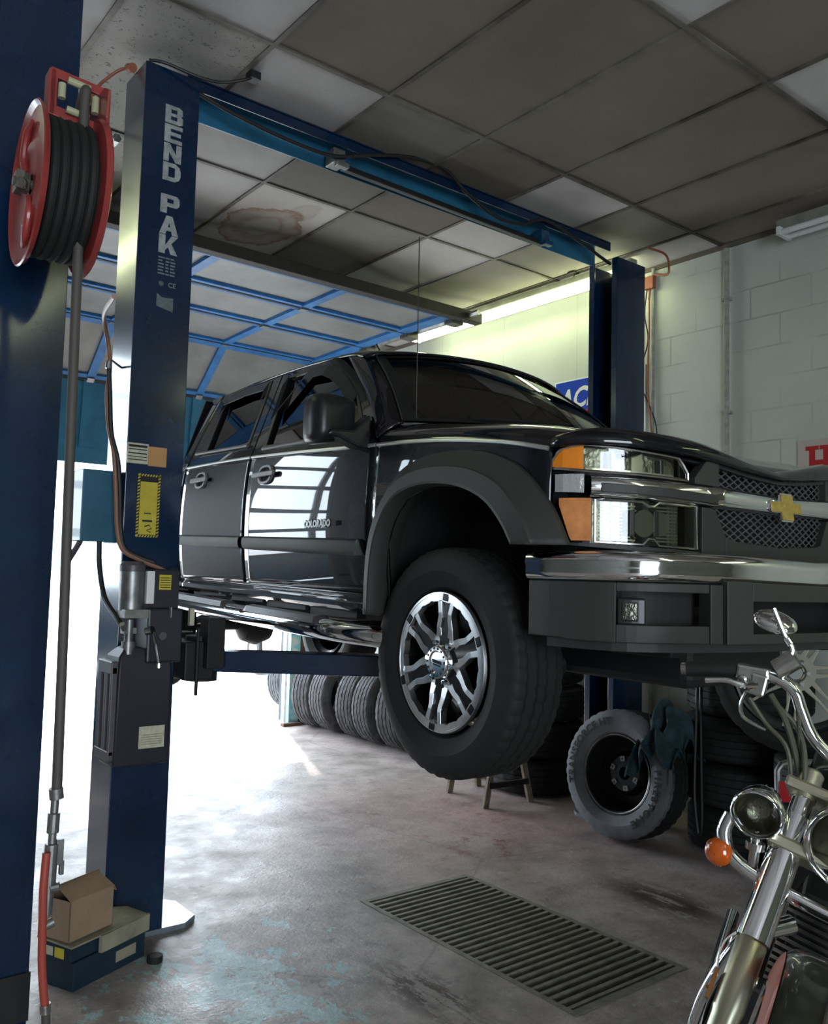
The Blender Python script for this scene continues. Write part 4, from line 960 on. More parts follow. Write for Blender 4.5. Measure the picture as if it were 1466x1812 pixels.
ARCH_IN = [(.345, 1.355), (.345, 1.45), (.338, 1.54), (.315, 1.63), (.27, 1.71), (.20, 1.772), (.10, 1.800), (-.006, 1.805), (-.11, 1.795), (-.20, 1.772), (-.28, 1.735), (-.335, 1.69), (-.375, 1.645), (-.405, 1.60)]
ARCH_OUT = [(.43, 1.355), (.43, 1.48), (.42, 1.62), (.385, 1.72), (.32, 1.815), (.22, 1.885), (.10, 1.915), (-.03, 1.922), (-.15, 1.915), (-.26, 1.893), (-.37, 1.85), (-.45, 1.79), (-.52, 1.70), (-.565, 1.60)]
def archz(u, T=ARCH_IN):
    P = sorted(T); 
    return float(np.interp(u, [p[0] for p in P], [p[1] for p in P]))
def side_grid(u0, u1, zl, zh, nu, nz, sgn=1, off=0):
    fz = lambda f, u: f(u) if callable(f) else f
    def fn(a, c):
        u = u0+(u1-u0)*a; z0, z1 = fz(zl, u), fz(zh, u); z = z0+(z1-z0)*c
        return TP(sgn*(wside(u, z)+off), u, z)
    return MB().grid(fn, nu, nz)
def hoodz(w, u):
    w = abs(w); zc, zbb = zcr(u), zb(u)
    base = .62
    if w <= base: z = zc-.010*(1-(w/base)**2)
    else:
        t = min(1, (w-base)/(.853*wcap(u)-base+1e-6)); z = zbb+(zc-zbb)*math.sqrt(max(0, 1-t*t))
    f = max(0, min(1, (-.45-u)/.32)); zl = itp(w, [(0, 1.852), (.3, 1.86), (.5, 1.875), (.7, 1.895), (.84, 1.88)])
    return z*(1-f*f)+min(z, zl+.03)*f*f
for sgn in (1, -1):
    # fender with its rolled shoulder
    zl = lambda u: 1.60 if u < -.405 else (archz(u)+.0 if u < .345 else 1.36)
    us = list(np.linspace(-.50, -.41, 5))+list(np.linspace(-.404, .344, 34))+list(np.linspace(.346, .425, 5))
    b = MB(); nz = 12; vs = []
    for u in us:
        z0, z1 = zl(u), zb(u)
        for j in range(nz+1): z = z0+(z1-z0)*j/nz; vs.append(TP(sgn*wside(u, z), u, z))
        for j in range(1, 9):
            t = j/8; wm = wside(u, z1); w = wm+( .70-wm)*(1-math.cos(t*math.pi/2))
            vs.append(TP(sgn*w, u, hoodz(w, u)))
    N = nz+9
    b.add(vs, [(i*N+j, (i+1)*N+j, (i+1)*N+j+1, i*N+j+1) for i in range(len(us)-1) for j in range(N-1)])
    # corner above the lamps
    def fn(a, c):
        w = .70+(.79-.70)*c; u0 = uw(w)+.03; u = u0+(-.50-u0)*a if u0 < -.50 else -.50
        return TP(sgn*w, u, hoodz(w, u))
    b.grid(fn, 8, 6)
    fender = b.build('front_fender', M['paint'], truck, smooth=True, solid=.008, angle=50)
    # wheel arch flare: ribbon from inner lip to the body, with a step
    def pair(t, lo, hi):
        A = spline([Vector((p[0], p[1], 0)) for p in lo], 4); Bv = spline([Vector((p[0], p[1], 0)) for p in hi], 4)
        i = t*(len(A)-1); k = min(int(i), len(A)-2); f = i-k
        return A[k].lerp(A[k+1], f), Bv[k].lerp(Bv[k+1], f)
    SEC = [(0, .80), (0, .918), (.03, .934), (.10, .937), (.50, .928), (.53, .918), (.97, .878), (1.0, .858)]
    vs = []; K = 60
    for i in range(K+1):
        a, c = pair(i/K, ARCH_IN, ARCH_OUT)
        for f, w in SEC:
            p = a.lerp(c, f); cap = wcap(p.x); ww = w*(.35+.65*cap) if cap < 1 else w
            vs.append(TP(sgn*ww, p.x, p.y))
    N = len(SEC)
    MB().add(vs, [(i*N+j, (i+1)*N+j, (i+1)*N+j+1, i*N+j+1) for i in range(K) for j in range(N-1)]).build('wheel_arch_flare', M['flare'], truck, smooth=True, angle=24, solid=.004)
    # dark wheel well
    vs = []; K = 40
    for i in range(K+1):
        a, c = pair(i/K, ARCH_IN, ARCH_OUT)
        for w in (.845, .72, .60, .44): vs.append(TP(sgn*w, a.x*1.04, a.y+.01))
        vs.append(TP(sgn*.44, 0, 1.45))
    b = MB().add(vs, [(i*5+j, (i+1)*5+j, (i+1)*5+j+1, i*5+j+1) for i in range(K) for j in range(4)])
    b.build('wheel_well', M['under'], truck, smooth=True)
    # doors
    for (u0, u1, nm, win, frame) in ((.435, 1.545, 'front_door', [(.545, 2.045), (.60, 2.115), (.70, 2.225), (.84, 2.325), (.98, 2.400), (1.07, 2.432), (1.25, 2.445), (1.47, 2.45), (1.445, 2.27), (1.42, 2.10), (1.10, 2.08), (.80, 2.06)],
                                       [(.452, 2.0), (.53, 2.125), (.645, 2.245), (.79, 2.355), (.94, 2.440), (1.05, 2.478), (1.25, 2.492), (1.555, 2.495), (1.555, 2.27), (1.545, 2.04), (1.10, 2.02), (.80, 2.005)]),
                                      (1.555, 2.39, 'rear_door', [(1.655, 2.125), (1.665, 2.27), (1.68, 2.40), (1.69, 2.462), (1.90, 2.468), (2.185, 2.455), (2.195, 2.40), (2.19, 2.27), (2.185, 2.15), (1.95, 2.14)],
                                       [(1.560, 2.04), (1.565, 2.27), (1.567, 2.42), (1.57, 2.497), (1.90, 2.50), (2.27, 2.487), (2.315, 2.40), (2.355, 2.27), (2.39, 2.06), (1.95, 2.045)])):
        zlo = (lambda u: 1.432+.012*(u-.43)) 
        d = side_grid(u0, u1, zlo, lambda u: zb(u)+.012, 24, 24, sgn).build(nm, M['paint'], truck, smooth=True, solid=.02, angle=60)
        GF = lambda u, z, h: TP(sgn*(wg(z)-h), u, z)
        MB().ring(frame, win, GF, .0, .03).build('window_frame', M['paint'], d, smooth=True, angle=30)
        MB().ring([(p[0]+(q[0]-p[0])*.25, p[1]+(q[1]-p[1])*.25) for p, q in zip(win, frame)], win, GF, -.004, .004).build('window_seal', M['trimblack'], d)
        g = MB().prism(win, GF, .016, .019).build('window_glass', M['glass'], d)
        # rain visor over the window
        n = len(win); top = [p for p in win if p[1] > 2.20] if nm == 'front_door' else [p for p in win if p[1] > 2.39]
        if sgn == 1:
            vs = []
            tp = sorted(top)
            for (u, z) in tp: vs += [GF(u, z+.012, -.004), GF(u+.0, z-.042, -.022)]
            MB().add(vs, [(2*i, 2*i+2, 2*i+3, 2*i+1) for i in range(len(tp)-1)]).build('rain_visor', M['trimblack'], d, solid=.003)
        # rubber sweep, chrome belt strip
        vs = []
        ua, ub = (max(u0, .60), 1.45) if nm == 'front_door' else (1.62, 2.30)
        MB().tube([TP(sgn*(wg(zb(u)+.045)+.004), u, (2.062 if nm == 'front_door' else 2.12)+(.022*(u-ua)/(ub-ua))) for u in np.linspace(ua, ub, 12)], .010, 8).build('window_sweep', M['greyplas'], d, smooth=True)
        MB().tube([TP(sgn*(wside(u, zb(u))+.004), u, zb(u)) for u in np.linspace(u0+.004, u1-.004, 20)], .0075, 8).build('belt_strip', M['belt'], d, smooth=True)
        # cladding strip
        ua, ub = (.500, 1.540) if nm == 'front_door' else (1.582, 2.375)
        zt = lambda u: 1.637+.031*(u-.53); zl2 = lambda u: 1.568+.0365*(u-.49)
        def cl(a, c, ua=ua, ub=ub):
            u = ua+(ub-ua)*a; z0, z1 = zl2(u), zt(u); z = z0+(z1-z0)*c
            u2 = u - (.035*(1-c) if (a == 0 and ua < .6) else 0)
            return TP(sgn*(wside(u, z)+.004+.018*math.sin(min(1, max(0, c))*math.pi)**.35), u2, z)
        cs = MB().grid(cl, 20, 8).build('side_moulding', M['flare'], d, smooth=True)
        if nm == 'front_door':
            MB().prism([(ua-.04, zl2(ua)+.004), (ua+.025, zl2(ua)+.002), (ua+.01, zt(ua)-.002), (ua-.006, zt(ua)-.004)], lambda u, z, h: TP(sgn*(wside(u, z)+h), u, z), 0, .021).build('moulding_tip', M['trimblack'], cs, bevel=.003)
        # handle
        hu = 1.355 if nm == 'front_door' else 2.14; hz_ = 1.952 if nm == 'front_door' else 1.982
        HF = lambda a, z, h: TP(sgn*(wside(hu+a, hz_+z)+h), hu+a, hz_+z)
        ell = lambda ra, rz_, n=20: [(ra*math.copysign(abs(math.cos(t))**.7, math.cos(t)), rz_*math.copysign(abs(math.sin(t))**.7, math.sin(t))) for t in [2*math.pi*k/n for k in range(n)]]
        hd = MB().ring(ell(.068, .045), ell(.052, .033), HF, -.004, .014).build('door_handle', M['handle'], d, smooth=True, bevel=.002)
        b = MB().prism(ell(.054, .034), HF, .0005, .002); b.build('handle_cup', M['black'], d)
        MB().prism([(-.105, -.012), (.105, -.012), (.112, 0), (.105, .013), (-.105, .013), (-.112, 0)], HF, .012, .030).build('handle_bar', M['handle'], d, bevel=.005)
        if nm == 'front_door' and sgn == 1:
            b = MB(); text_mb(b, 'COLORADO', .040, lambda x, y: TP(wside(.95-x, 1.70)+.0012, .953-x*.93, 1.692+y*1.0), .0042, spacing=1.06); b.build('badge_edge', M['ink'], d)
            b = MB(); text_mb(b, 'COLORADO', .040, lambda x, y: TP(wside(.95-x, 1.70)+.004, .953-x*.93, 1.692+y*1.0), .0016, spacing=1.06); b.build('model_badge', mat('silver_badge', (.55, .55, .55), .4, metal=.3), d, solid=.0015)
            b = MB(); [b.prism([(.690-k*.012, 1.692), (.690-k*.012-.008, 1.692), (.690-k*.012-.008, 1.712), (.690-k*.012, 1.712)], lambda u, z, h: TP(wside(u, z)+h, u, z), .001, .003) for k in range(5)]; b.build('trim_badge', M['chrome'], d, solid=.003)
    # chrome belt strip on the fender
    MB().tube([TP(sgn*(wside(u, zb(u))+.004), u, zb(u)) for u in np.linspace(-.49, .425, 24)], .0075, 8).build('belt_strip', M['belt'], fender, smooth=True)
    # rocker, cab corner, bed side
    b = MB()
    b.grid(lambda a, c: TP(sgn*(.838-.05*c-.02*math.sin(c*math.pi*2)), .44+(2.48-.44)*a, 1.428+.012*(2.0*a)-.075*c+.02*a), 20, 8)
    b.build('rocker_panel', M['paint'], truck, smooth=True, solid=.01)
    b = MB()
    for k in range(5): u = .62+k*.42; b.box((min(-sgn*.74, -sgn*.79), u, 1.325+.015*k), (max(-sgn*.74, -sgn*.79), u+.35, 1.355+.015*k)); b.box((min(-sgn*.70, -sgn*.78), u+.36, 1.28), (max(-sgn*.70, -sgn*.78), u+.39, 1.36))
    b.build('pinch_weld', M['under'], truck)
    side_grid(2.40, 2.50, lambda u: 1.46, lambda u: zb(u)+.012, 3, 16, sgn).build('cab_corner', M['paint'], truck, smooth=True, solid=.02)
    MB().grid(lambda a, c: TP(sgn*wg(2.06+.43*c), (2.40-.122*max(0, c-.0)**1.3)+(2.53-.10*c-(2.40-.122*c**1.3))*a, 2.06+.43*c), 4, 10).build('cab_pillar', M['paint'], truck, smooth=True, solid=.02)
    ra = lambda u: 1.80-.0-1.9*max(0, abs(u-2.98)-.20)**1.25 if abs(u-2.98) < .43 else 1.40
    side_grid(2.53, 3.80, lambda u: max(1.40, ra(u)), lambda u: zb(u)-.005, 60, 14, sgn).build('bed_side', M['paint'], truck, smooth=True, solid=.03, angle=60)
# far side indicator: hood
def hood(a, c):
    w = -.695+1.39*c; u0 = uw(w)+.006; u1 = .43-.26*(1-(w/.70)**2); s = a
    u = u0+(u1-u0)*s; z = hoodz(w, u)
    if s < .05: f = 1-s/.05; z -= .022*f*f; 
    # raised centre
    k = max(0, 1-abs(w)/.42); z += .006*min(1, k*3)*min(1, s*6)
    return TP(w, u, z)
hd_ = MB().grid(hood, 60, 60).build('hood', M['paint'], truck, smooth=True, solid=.012, angle=60)
zlip = T_((0, 1.832), (.2, 1.842), (.47, 1.866), (.7, 1.886), (.85, 1.892), (.95, 1.886))
vs = []; K = 60
for i in range(K+1):
    s = -.93+1.86*i/K; e = 1-max(0, (abs(s)-.80)/.13)
    q_ = .55+.45*min(1, abs(s)/.5)
    for o, dz in ((.012, -.004), (.020, .008), (.010, (.024+.012*e)*q_), (-.016, (.036+.018*e)*q_), (-.05, (.038+.020*e)*q_)):
        w, u = FA.pt(s, o); vs.append(TP(w, u, zlip(s)+dz))
MB().add(vs, [(i*5+j, (i+1)*5+j, (i+1)*5+j+1, i*5+j+1) for i in range(K) for j in range(4)]).build('hood_deflector', M['paint'], truck, smooth=True, solid=.004, angle=60)
# windshield, pillars, roof
def wsh(a, c, e=0):        # a across, c up
    bw, tw = .755-e, .610-e
    s = -1+2*a; wb, wt = bw*s, tw*s
    ub, zb_ = .375-.24*(1-s*s), 2.085+.005*(1-s*s); ut, zt = .775-.10*(1-s*s), 2.432+.035*(1-s*s)
    w = wb+(wt-wb)*c; u = ub+(ut-ub)*c-.03*math.sin(c*math.pi)*.5; z = zb_+(zt-zb_)*c+.012*math.sin(c*math.pi)
    return TP(w, u, z)
ws = MB().grid(wsh, 24, 12).build('windshield', M['wglass'], truck, smooth=True)
b = MB()
for a0, a1, c0, c1 in ((0, .03, 0, 1), (.97, 1, 0, 1), (0, 1, 0, .035), (0, 1, .965, 1)):
    b.grid(lambda a, c: tuple(Vector(wsh(a0+(a1-a0)*a, c0+(c1-c0)*c))+Vector((0, -.003, .004))), 16, 12)
b.build('windshield_surround', M['trimblack'], truck, smooth=True)
for sgn in (1, -1):
    def pil(a, c):
        p = Vector(wsh(1.0 if sgn == 1 else 0.0, c)); p = Vector(wsh(0 if sgn == -1 else 1, c)) if False else Vector(wsh((1+sgn)/2, c))
        T = [(.435, 2.02), (.53, 2.125), (.645, 2.245), (.79, 2.355), (.92, 2.455)]
        i = c*(len(T)-1); k = min(int(i), len(T)-2); f = i-k; u = T[k][0]*(1-f)+T[k+1][0]*f; z = T[k][1]*(1-f)+T[k+1][1]*f
        q = Vector(TP(sgn*wg(z), u, z)); r = p.lerp(q, a); r += Vector((-sgn*.012, -.012, .006))*math.sin(a*math.pi); return tuple(r)
    MB().grid(pil, 6, 16).build('front_pillar', M['paint'], truck, smooth=True, solid=.01)
    b = MB().tube([Vector(wsh((1+sgn)/2, c))+Vector((-sgn*.006, -.004, .004)) for c in np.linspace(0, 1, 10)], .007, 6); b.build('pillar_moulding', M['trimblack'], truck, smooth=True)
ZR = [(.70, 2.44), (.80, 2.462), (.90, 2.487), (1.2, 2.508), (1.5, 2.517), (1.8, 2.515), (2.2, 2.497), (2.45, 2.475)]
def roof(a, c):
    s = -1+2*c; uf = .775-.10*(1-s*s); u = uf+(2.45-uf)*a; w = .665*s
    z = sitp(u+.10*(1-s*s)*(1-a), ZR)-.025+.022*math.sqrt(max(0, 1-abs(s)**6)) + .030*(1-s*s)
    return TP(w, u, z)
MB().grid(roof, 40, 30).build('roof', M['paint'], truck, smooth=True, solid=.012, angle=60)
for s_ in (.56, -.56):
    MB().tube([TP(s_, u, sitp(u, ZR)+.006) for u in np.linspace(1.0, 2.25, 12)], .006, 8).build('roof_moulding', M['trimblack'], truck, smooth=True)
MB().prism([(0, 0), (.10, 0), (.07, .022), (.02, .022)], lambda a, z, h: TP(.30+h, 1.10+a, 2.533+z), -.018, .018).tube([TP(.30, 1.14, 2.55), TP(.30, 1.20, 2.625)], .004, 6).build('roof_antenna', M['trimblack'], truck)
b = MB().grid(lambda a, c: TP(-.66+1.32*a, 2.52-.075*c, 2.08+.395*c), 8, 6); b.build('rear_window', M['glass'], truck)
b = MB().ring([(-.84, 1.45), (.84, 1.45), (.82, 2.08), (.70, 2.48), (-.70, 2.48), (-.82, 2.08)], [(-.60, 2.1), (.60, 2.1), (.60, 2.15), (.58, 2.43), (-.58, 2.43), (-.60, 2.15)], lambda w, z, h: TP(w, 2.525-max(0, z-2.08)*.19+h, z), 0, .012); b.build('cab_back', M['paint'], truck)
# aerial on the near fender
b = MB().tube([TP(.70, .36, 2.085), TP(.70, .362, 2.11)], [.012, .007], 10).tube([TP(.70, .362, 2.10), TP(.70, .372, 2.82)], .0022, 6); b.build('whip_antenna', M['trimblack'], truck, smooth=True)
# wipers
for w0, w1 in ((.55, .02), (-.05, -.60)):
    p0 = Vector(wsh((w0/.8+1)/2, .02))+Vector((0, -.02, .012)); p1 = Vector(wsh((w1/.8+1)/2, .05))+Vector((0, -.02, .014))
    MB().tube([p0, p1], .006, 6).beam(p0.lerp(p1, .1)+Vector((0, .01, .0)), p1+Vector((0, .01, .0)), .006, .012).build('wiper', M['trimblack'], truck)
MB().grid(lambda a, c: TP(-.80+1.6*a, (.43-.26*(1-((-.80+1.6*a)/.8)**2))+(.03+.02)*c-.02, 2.075+.0*c+.008), 20, 3).build('cowl', M['trimblack'], truck, solid=.01)
# cabin
b = MB()
b.prism([(-.72, 1.60), (.72, 1.60), (.74, 2.02), (-.74, 2.02)], lambda w, z, h: TP(w, h, z), .42, .78)
b.build('dashboard', M['plastic'], truck, bevel=.03)
for w0 in (.38, -.38):
    for u0 in (1.25, 2.05):
        s = MB().box((-w0-.23, u0-.42, 1.62), (-w0+.23, u0+.08, 1.78)).beam(TP(w0, u0+.05, 1.72), TP(w0, u0+.17, 2.20), .44, .12, (0, 1, 0)).build('seat', M['plastic'], truck, bevel=.04)
        MB().beam(TP(w0, u0+.17, 2.24), TP(w0, u0+.19, 2.36), .22, .09, (0, 1, 0)).build('headrest', M['plastic'], s, bevel=.03)
MB().tube([TP(-.38+.17*math.cos(a), .93+.05*math.sin(a), 1.98+.16*math.sin(a)) for a in np.linspace(0, 2*math.pi, 28, endpoint=False)], .014, 8, closed=True).tube([TP(-.38, .75, 1.93), TP(-.38, .93, 1.98)], .03, 10).build('steering_wheel', M['plastic'], truck, smooth=True)
MB().beam(TP(.09, .80, 2.40), TP(-.09, .80, 2.40), .03, .055).build('inside_mirror', M['trimblack'], truck, bevel=.01)
MB().box((-.80, .46, 1.40), (.80, 2.5, 1.44)).box((-.80, 2.53, 1.44), (.80, 3.80, 1.48)).box((-.78, 2.55, 1.48), (.78, 2.58, 2.06)).box((-.83, 3.77, 1.45), (.83, 3.81, 2.08)).build('floor_pan', M['under'], truck)
# door mirrors
for sgn in (1, -1):
    cx, cu_, cz = .985, .575, 2.098
    vs = []; n = 24; rings = [(-.060, .50), (-.055, .78), (-.035, .94), (0.0, 1.0), (.055, 1.0), (.062, .95), (.045, .88)]
    for du, sc_ in rings:
        for k in range(n):
            t = 2*math.pi*k/n; cw = math.copysign(abs(math.cos(t))**.45, math.cos(t)); cz_ = math.copysign(abs(math.sin(t))**.45, math.sin(t))
            hw = .118*sc_; hh = .092*sc_*(1+.14*cw*sgn*1)
            vs.append(TP(sgn*(cx+cw*hw*1.0), cu_+du-.02*cw, cz+cz_*hh-.012*cw))
    b = MB().add(vs, [(i*n+k, i*n+(k+1) % n, (i+1)*n+(k+1) % n, (i+1)*n+k) for i in range(len(rings)-1) for k in range(n)]+[tuple(range(n))])
    mr = b.build('door_mirror', M['trimblack'], truck, smooth=True, angle=60)
    b = MB().add(vs[-n:], [tuple(range(n))]); b.build('mirror_glass', M['chrome'], mr)
    b = MB().prism([(.84, 1.985), (.90, 1.985), (1.0, 2.015), (1.06, 2.02), (1.04, 2.045), (.93, 2.05), (.84, 2.12)], lambda w, z, h: TP(sgn*w, cu_+h-.04, z), -.05, .03); b.build('mirror_arm', M['trimblack'], mr, bevel=.012)
    b = MB().prism([(.47, 2.03), (.60, 2.05), (.585, 2.11), (.56, 2.13)], lambda u, z, h: TP(sgn*(wg(z)+h), u, z), .002, .02); b.build('mirror_foot', M['trimblack'], mr, bevel=.004)
# running boards
for sgn in (1, -1):
    b = MB(); P = [TP(sgn*.72, .22, 1.262), TP(sgn*.80, .30, 1.268), TP(sgn*.885, .42, 1.276), TP(sgn*.94, .58, 1.283), TP(sgn*.95, .80, 1.29), TP(sgn*.95, 1.5, 1.31), TP(sgn*.95, 2.25, 1.335), TP(sgn*.90, 2.48, 1.34), TP(sgn*.75, 2.62, 1.33)]
    rb = b.tube(P, .040, 18, smooth_steps=6).build('running_board', M['chrome'], truck, smooth=True)
    for ua, ub in ((.60, 1.33), (1.48, 2.25)):
        vs = []; 
        for i in range(13):
            u = ua+(ub-ua)*i/12; e = math.sin(math.pi*min(1, max(0, min(i, 12-i)/1.5))/2) if i in (0, 12) else 1
            z = 1.29+.0305*(u-.8)
            for dw, dz in ((-.042, .020), (-.040, .044*e), (0, .052*e), (.036, .046*e), (.042, .020)): vs.append(TP(sgn*(.95+dw), u, z+dz))
        MB().add(vs, [(i*5+j, (i+1)*5+j, (i+1)*5+j+1, i*5+j+1) for i in range(12) for j in range(4)]+[(0, 1, 2, 3, 4), (64, 63, 62, 61, 60)]).build('step_pad', M['greyplas'], rb, smooth=True)
    for u in (.70, 1.42, 2.15): MB().beam(TP(sgn*.50, u, 1.30), TP(sgn*.93, u, 1.30), .05, .02).build('board_bracket', M['under'], rb)
# chassis
for sgn in (1, -1):
    MB().beam(TP(sgn*.47, -.70, 1.34), TP(sgn*.47, 3.75, 1.36), .08, .12).build('frame_rail', M['under'], truck, bevel=.008)
    MB().tube([TP(sgn*.30, -.08, 1.20), TP(sgn*.62, 0, 1.14)], [.035, .03], 10).tube([TP(sgn*.30, .12, 1.20), TP(sgn*.62, 0, 1.14)], [.035, .03], 10).tube([TP(sgn*.45, 0, 1.42), TP(sgn*.60, 0, 1.36)], .03, 10).cyl(TP(sgn*.55, .03, 1.14), TP(sgn*.50, .03, 1.50), .04, 14).cyl(TP(sgn*.56, 0, 1.215), TP(sgn*.66, 0, 1.215), .13, 24).build('front_suspension', M['under'], truck, smooth=True)
MB().box((-.30, -.62, 1.17), (.30, .35, 1.62)).box((-.15, .35, 1.22), (.15, 1.2, 1.45)).box((-.6, -.66, 1.40), (.6, -.60, 1.83)).build('engine', M['under'], truck, bevel=.03)
MB().beam(TP(.46, .35, 1.26), TP(-.46, .35, 1.26), .10, .05).beam(TP(.46, 1.35, 1.30), TP(-.46, 1.35, 1.30), .10, .05).beam(TP(.46, 2.5, 1.32), TP(-.46, 2.5, 1.32), .08, .06).beam(TP(.46, 3.6, 1.34), TP(-.46, 3.6, 1.34), .08, .06).build('cross_member', M['under'], truck)
MB().tube([TP(.20, .9, 1.26), TP(.24, 1.8, 1.25), TP(.30, 2.5, 1.27), TP(.45, 3.4, 1.27), TP(.62, 3.78, 1.27)], .03, 12, smooth_steps=4).cyl(TP(.25, 1.9, 1.25), TP(.29, 2.45, 1.26), .08, 18).build('exhaust_pipe', M['iron'], truck, smooth=True)
MB().box((-.40, 1.55, 1.20), (-.12, 2.4, 1.38)).build('fuel_tank', M['under'], truck, bevel=.03)
MB().cyl(TP(.66, 2.98, 1.16), TP(-.66, 2.98, 1.16), .04, 14).tube([TP(-.14, 2.98, 1.16), TP(-.10, 2.98, 1.16), TP(0, 2.98, 1.16), TP(.10, 2.98, 1.16), TP(.14, 2.98, 1.16)], [.05, .11, .14, .11, .05], 18).build('rear_axle', M['under'], truck, smooth=True)
MB().tube([TP(.57, 2.45, 1.26), TP(.57, 2.7, 1.20), TP(.57, 2.98, 1.18), TP(.57, 3.3, 1.22), TP(.57, 3.6, 1.28)], .025, 6).tube([TP(-.57, 2.45, 1.26), TP(-.57, 2.98, 1.18), TP(-.57, 3.6, 1.28)], .025, 6).build('leaf_spring', M['under'], truck)
for o in children(truck):
    if o.name.startswith('rear_axle'):
        pass
# wheels
def make_wheel():
    t = bpy.data.objects.new('front_wheel', None); COL.objects.link(t); t.parent = truck
    b = MB(); tyre_mb(b, .383, .238, .255, 144, 48, groove=.006)
    ty = b.build('tyre', M['rubber'], t, smooth=True, angle=25)
    # outer face looks to -X
    b = MB(); b.lathe([(-.108, .236), (-.120, .232), (-.121, .224), (-.112, .219)], 96, 'X'); 
    NS = 144
    vs = []
    for k in range(NS):
        a = 2*math.pi*k/NS; lo = .200 + .003*math.sin(a*36) ; 
        f = abs(((math.degrees(a)+30) % 60)-30)      # distance to the window axis
        lo = .202 + (.0035 if (k//2) % 3 == 0 else 0)
        for x, r in ((-.119, .2265), (-.1195, .224), (-.1195, lo), (-.095, lo-.002)): vs.append((x, math.cos(a)*r, math.sin(a)*r))
    b.add(vs, [(k*4+j, k*4+j+1, ((k+1) % NS)*4+j+1, ((k+1) % NS)*4+j) for k in range(NS) for j in range(3)])
    b.build('rim_lip', M['alu'], t, smooth=True, angle=30)
    b = MB(); b.lathe([(-.112, .222), (-.06, .205), (.09, .200), (.11, .225)], 72, 'X'); b.lathe([(-.02, .2), (-.01, .06)], 48, 'X'); b.build('rim_barrel', M['rimblack'], t, smooth=True)
    b = MB(); c = MB()
    def rot(P, a): return [(math.cos(a)*x-math.sin(a)*y, math.sin(a)*x+math.cos(a)*y) for x, y in P]
    for k in range(6):
        aw_ = k*math.pi/3 + R(8)
        # machined V around each window
        cl = [(.204, 20.5), (.165, 21), (.150, 20.5), (.118, 14.5), (.085, 9), (.072, 0)]; cl = cl+[(r, -a) for r, a in cl[-2::-1]]
        wd_ = [.010, .0095, .010, .011, .015, .023, .015, .011, .010, .0095, .010]
        pts = [Vector((r*math.cos(R(a)), r*math.sin(R(a)), 0)) for r, a in cl]; L1, L2 = [], []
        for i, p in enumerate(pts):
            d = (pts[min(i+1, 10)]-pts[max(i-1, 0)]).normalized(); nn = Vector((-d.y, d.x, 0)); L1.append(p+nn*wd_[i]); L2.append(p-nn*wd_[i])
        P1 = rot([(p.x, p.y) for p in L1], aw_); P2 = rot([(p.x, p.y) for p in L2], aw_)
        dep_ = [-.117, -.116, -.114, -.110, -.104, -.102, -.104, -.110, -.114, -.116, -.117]
        vs = []
        for i in range(11): vs += [(dep_[i], *P1[i]), (dep_[i], *P2[i]), (dep_[i]+.03, *P2[i]), (dep_[i]+.03, *P1[i])]
        c.add(vs, [(i*4+j, i*4+(j+1) % 4, (i+1)*4+(j+1) % 4, (i+1)*4+j) for i in range(10) for j in range(4)])
        # black channel of each spoke
        P = [(.02, -.02), (.075, -.026), (.12, -.030), (.165, -.018), (.220, -.022), (.220, .022), (.165, .018), (.12, .030), (.075, .026), (.02, .02)]
        b.prism(rot(P, aw_+R(30)), PX, -.105, -.06)
        b.prism(rot([(.205, -.016), (.230, -.016), (.230, .016), (.205, .016)], aw_+R(30)), PX, -.122, -.10)
    b.lathe([(-.100, .0), (-.100, .070), (-.06, .075)], 36, 'X')
    b.build('spokes', M['rimblack'], t, bevel=.003); c.build('machined_edges', M['alu'], t, bevel=.001)
    for k in range(6): a = k*math.pi/3+R(8); MB().cyl((-.122, .069*math.cos(a), .069*math.sin(a)), (-.098, .069*math.cos(a), .069*math.sin(a)), .0095, 6).build('wheel_nut', M['chrome'], t, bevel=.002)
    b = MB(); b.lathe([(-.128, .0), (-.128, .033), (-.134, .039), (-.134, .051), (-.128, .055), (-.098, .058)], 40, 'X')
    cp = b.build('centre_cap', M['chrome'], t, smooth=True, angle=30)
    b = MB(); b.prism([(-.024, -.008), (.024, -.001), (.026, .009), (-.022, .003)], lambda p, q, h: (h, p, q), -.1295, -.1285); b.prism([(-.018, -.016), (.020, -.010), (.021, -.005), (-.018, -.011)], lambda p, q, h: (h, p, q), -.1295, -.1285)
    for k in range(14): a = 2*math.pi*k/14; b.prism(rot([(.042, -.0035), (.049, -.0035), (.049, .0035), (.042, .0035)], a), PX, -.1352, -.134)
    b.build('cap_emblem', M['ink'], t)
    return t
w1 = make_wheel(); w1.location = TP(.742, 0, 1.216); w1.rotation_euler = (0, 0, 0)
for (w, u, nm, rz) in ((.742, 2.98, 'rear_wheel', 0), (-.742, 2.98, 'rear_wheel', 180)):
    o = copy_tree(w1, truck); o.name = nm; o.location = TP(w, u, 1.216 if u == 0 else 1.17); o.rotation_euler = (0, 0, R(rz))
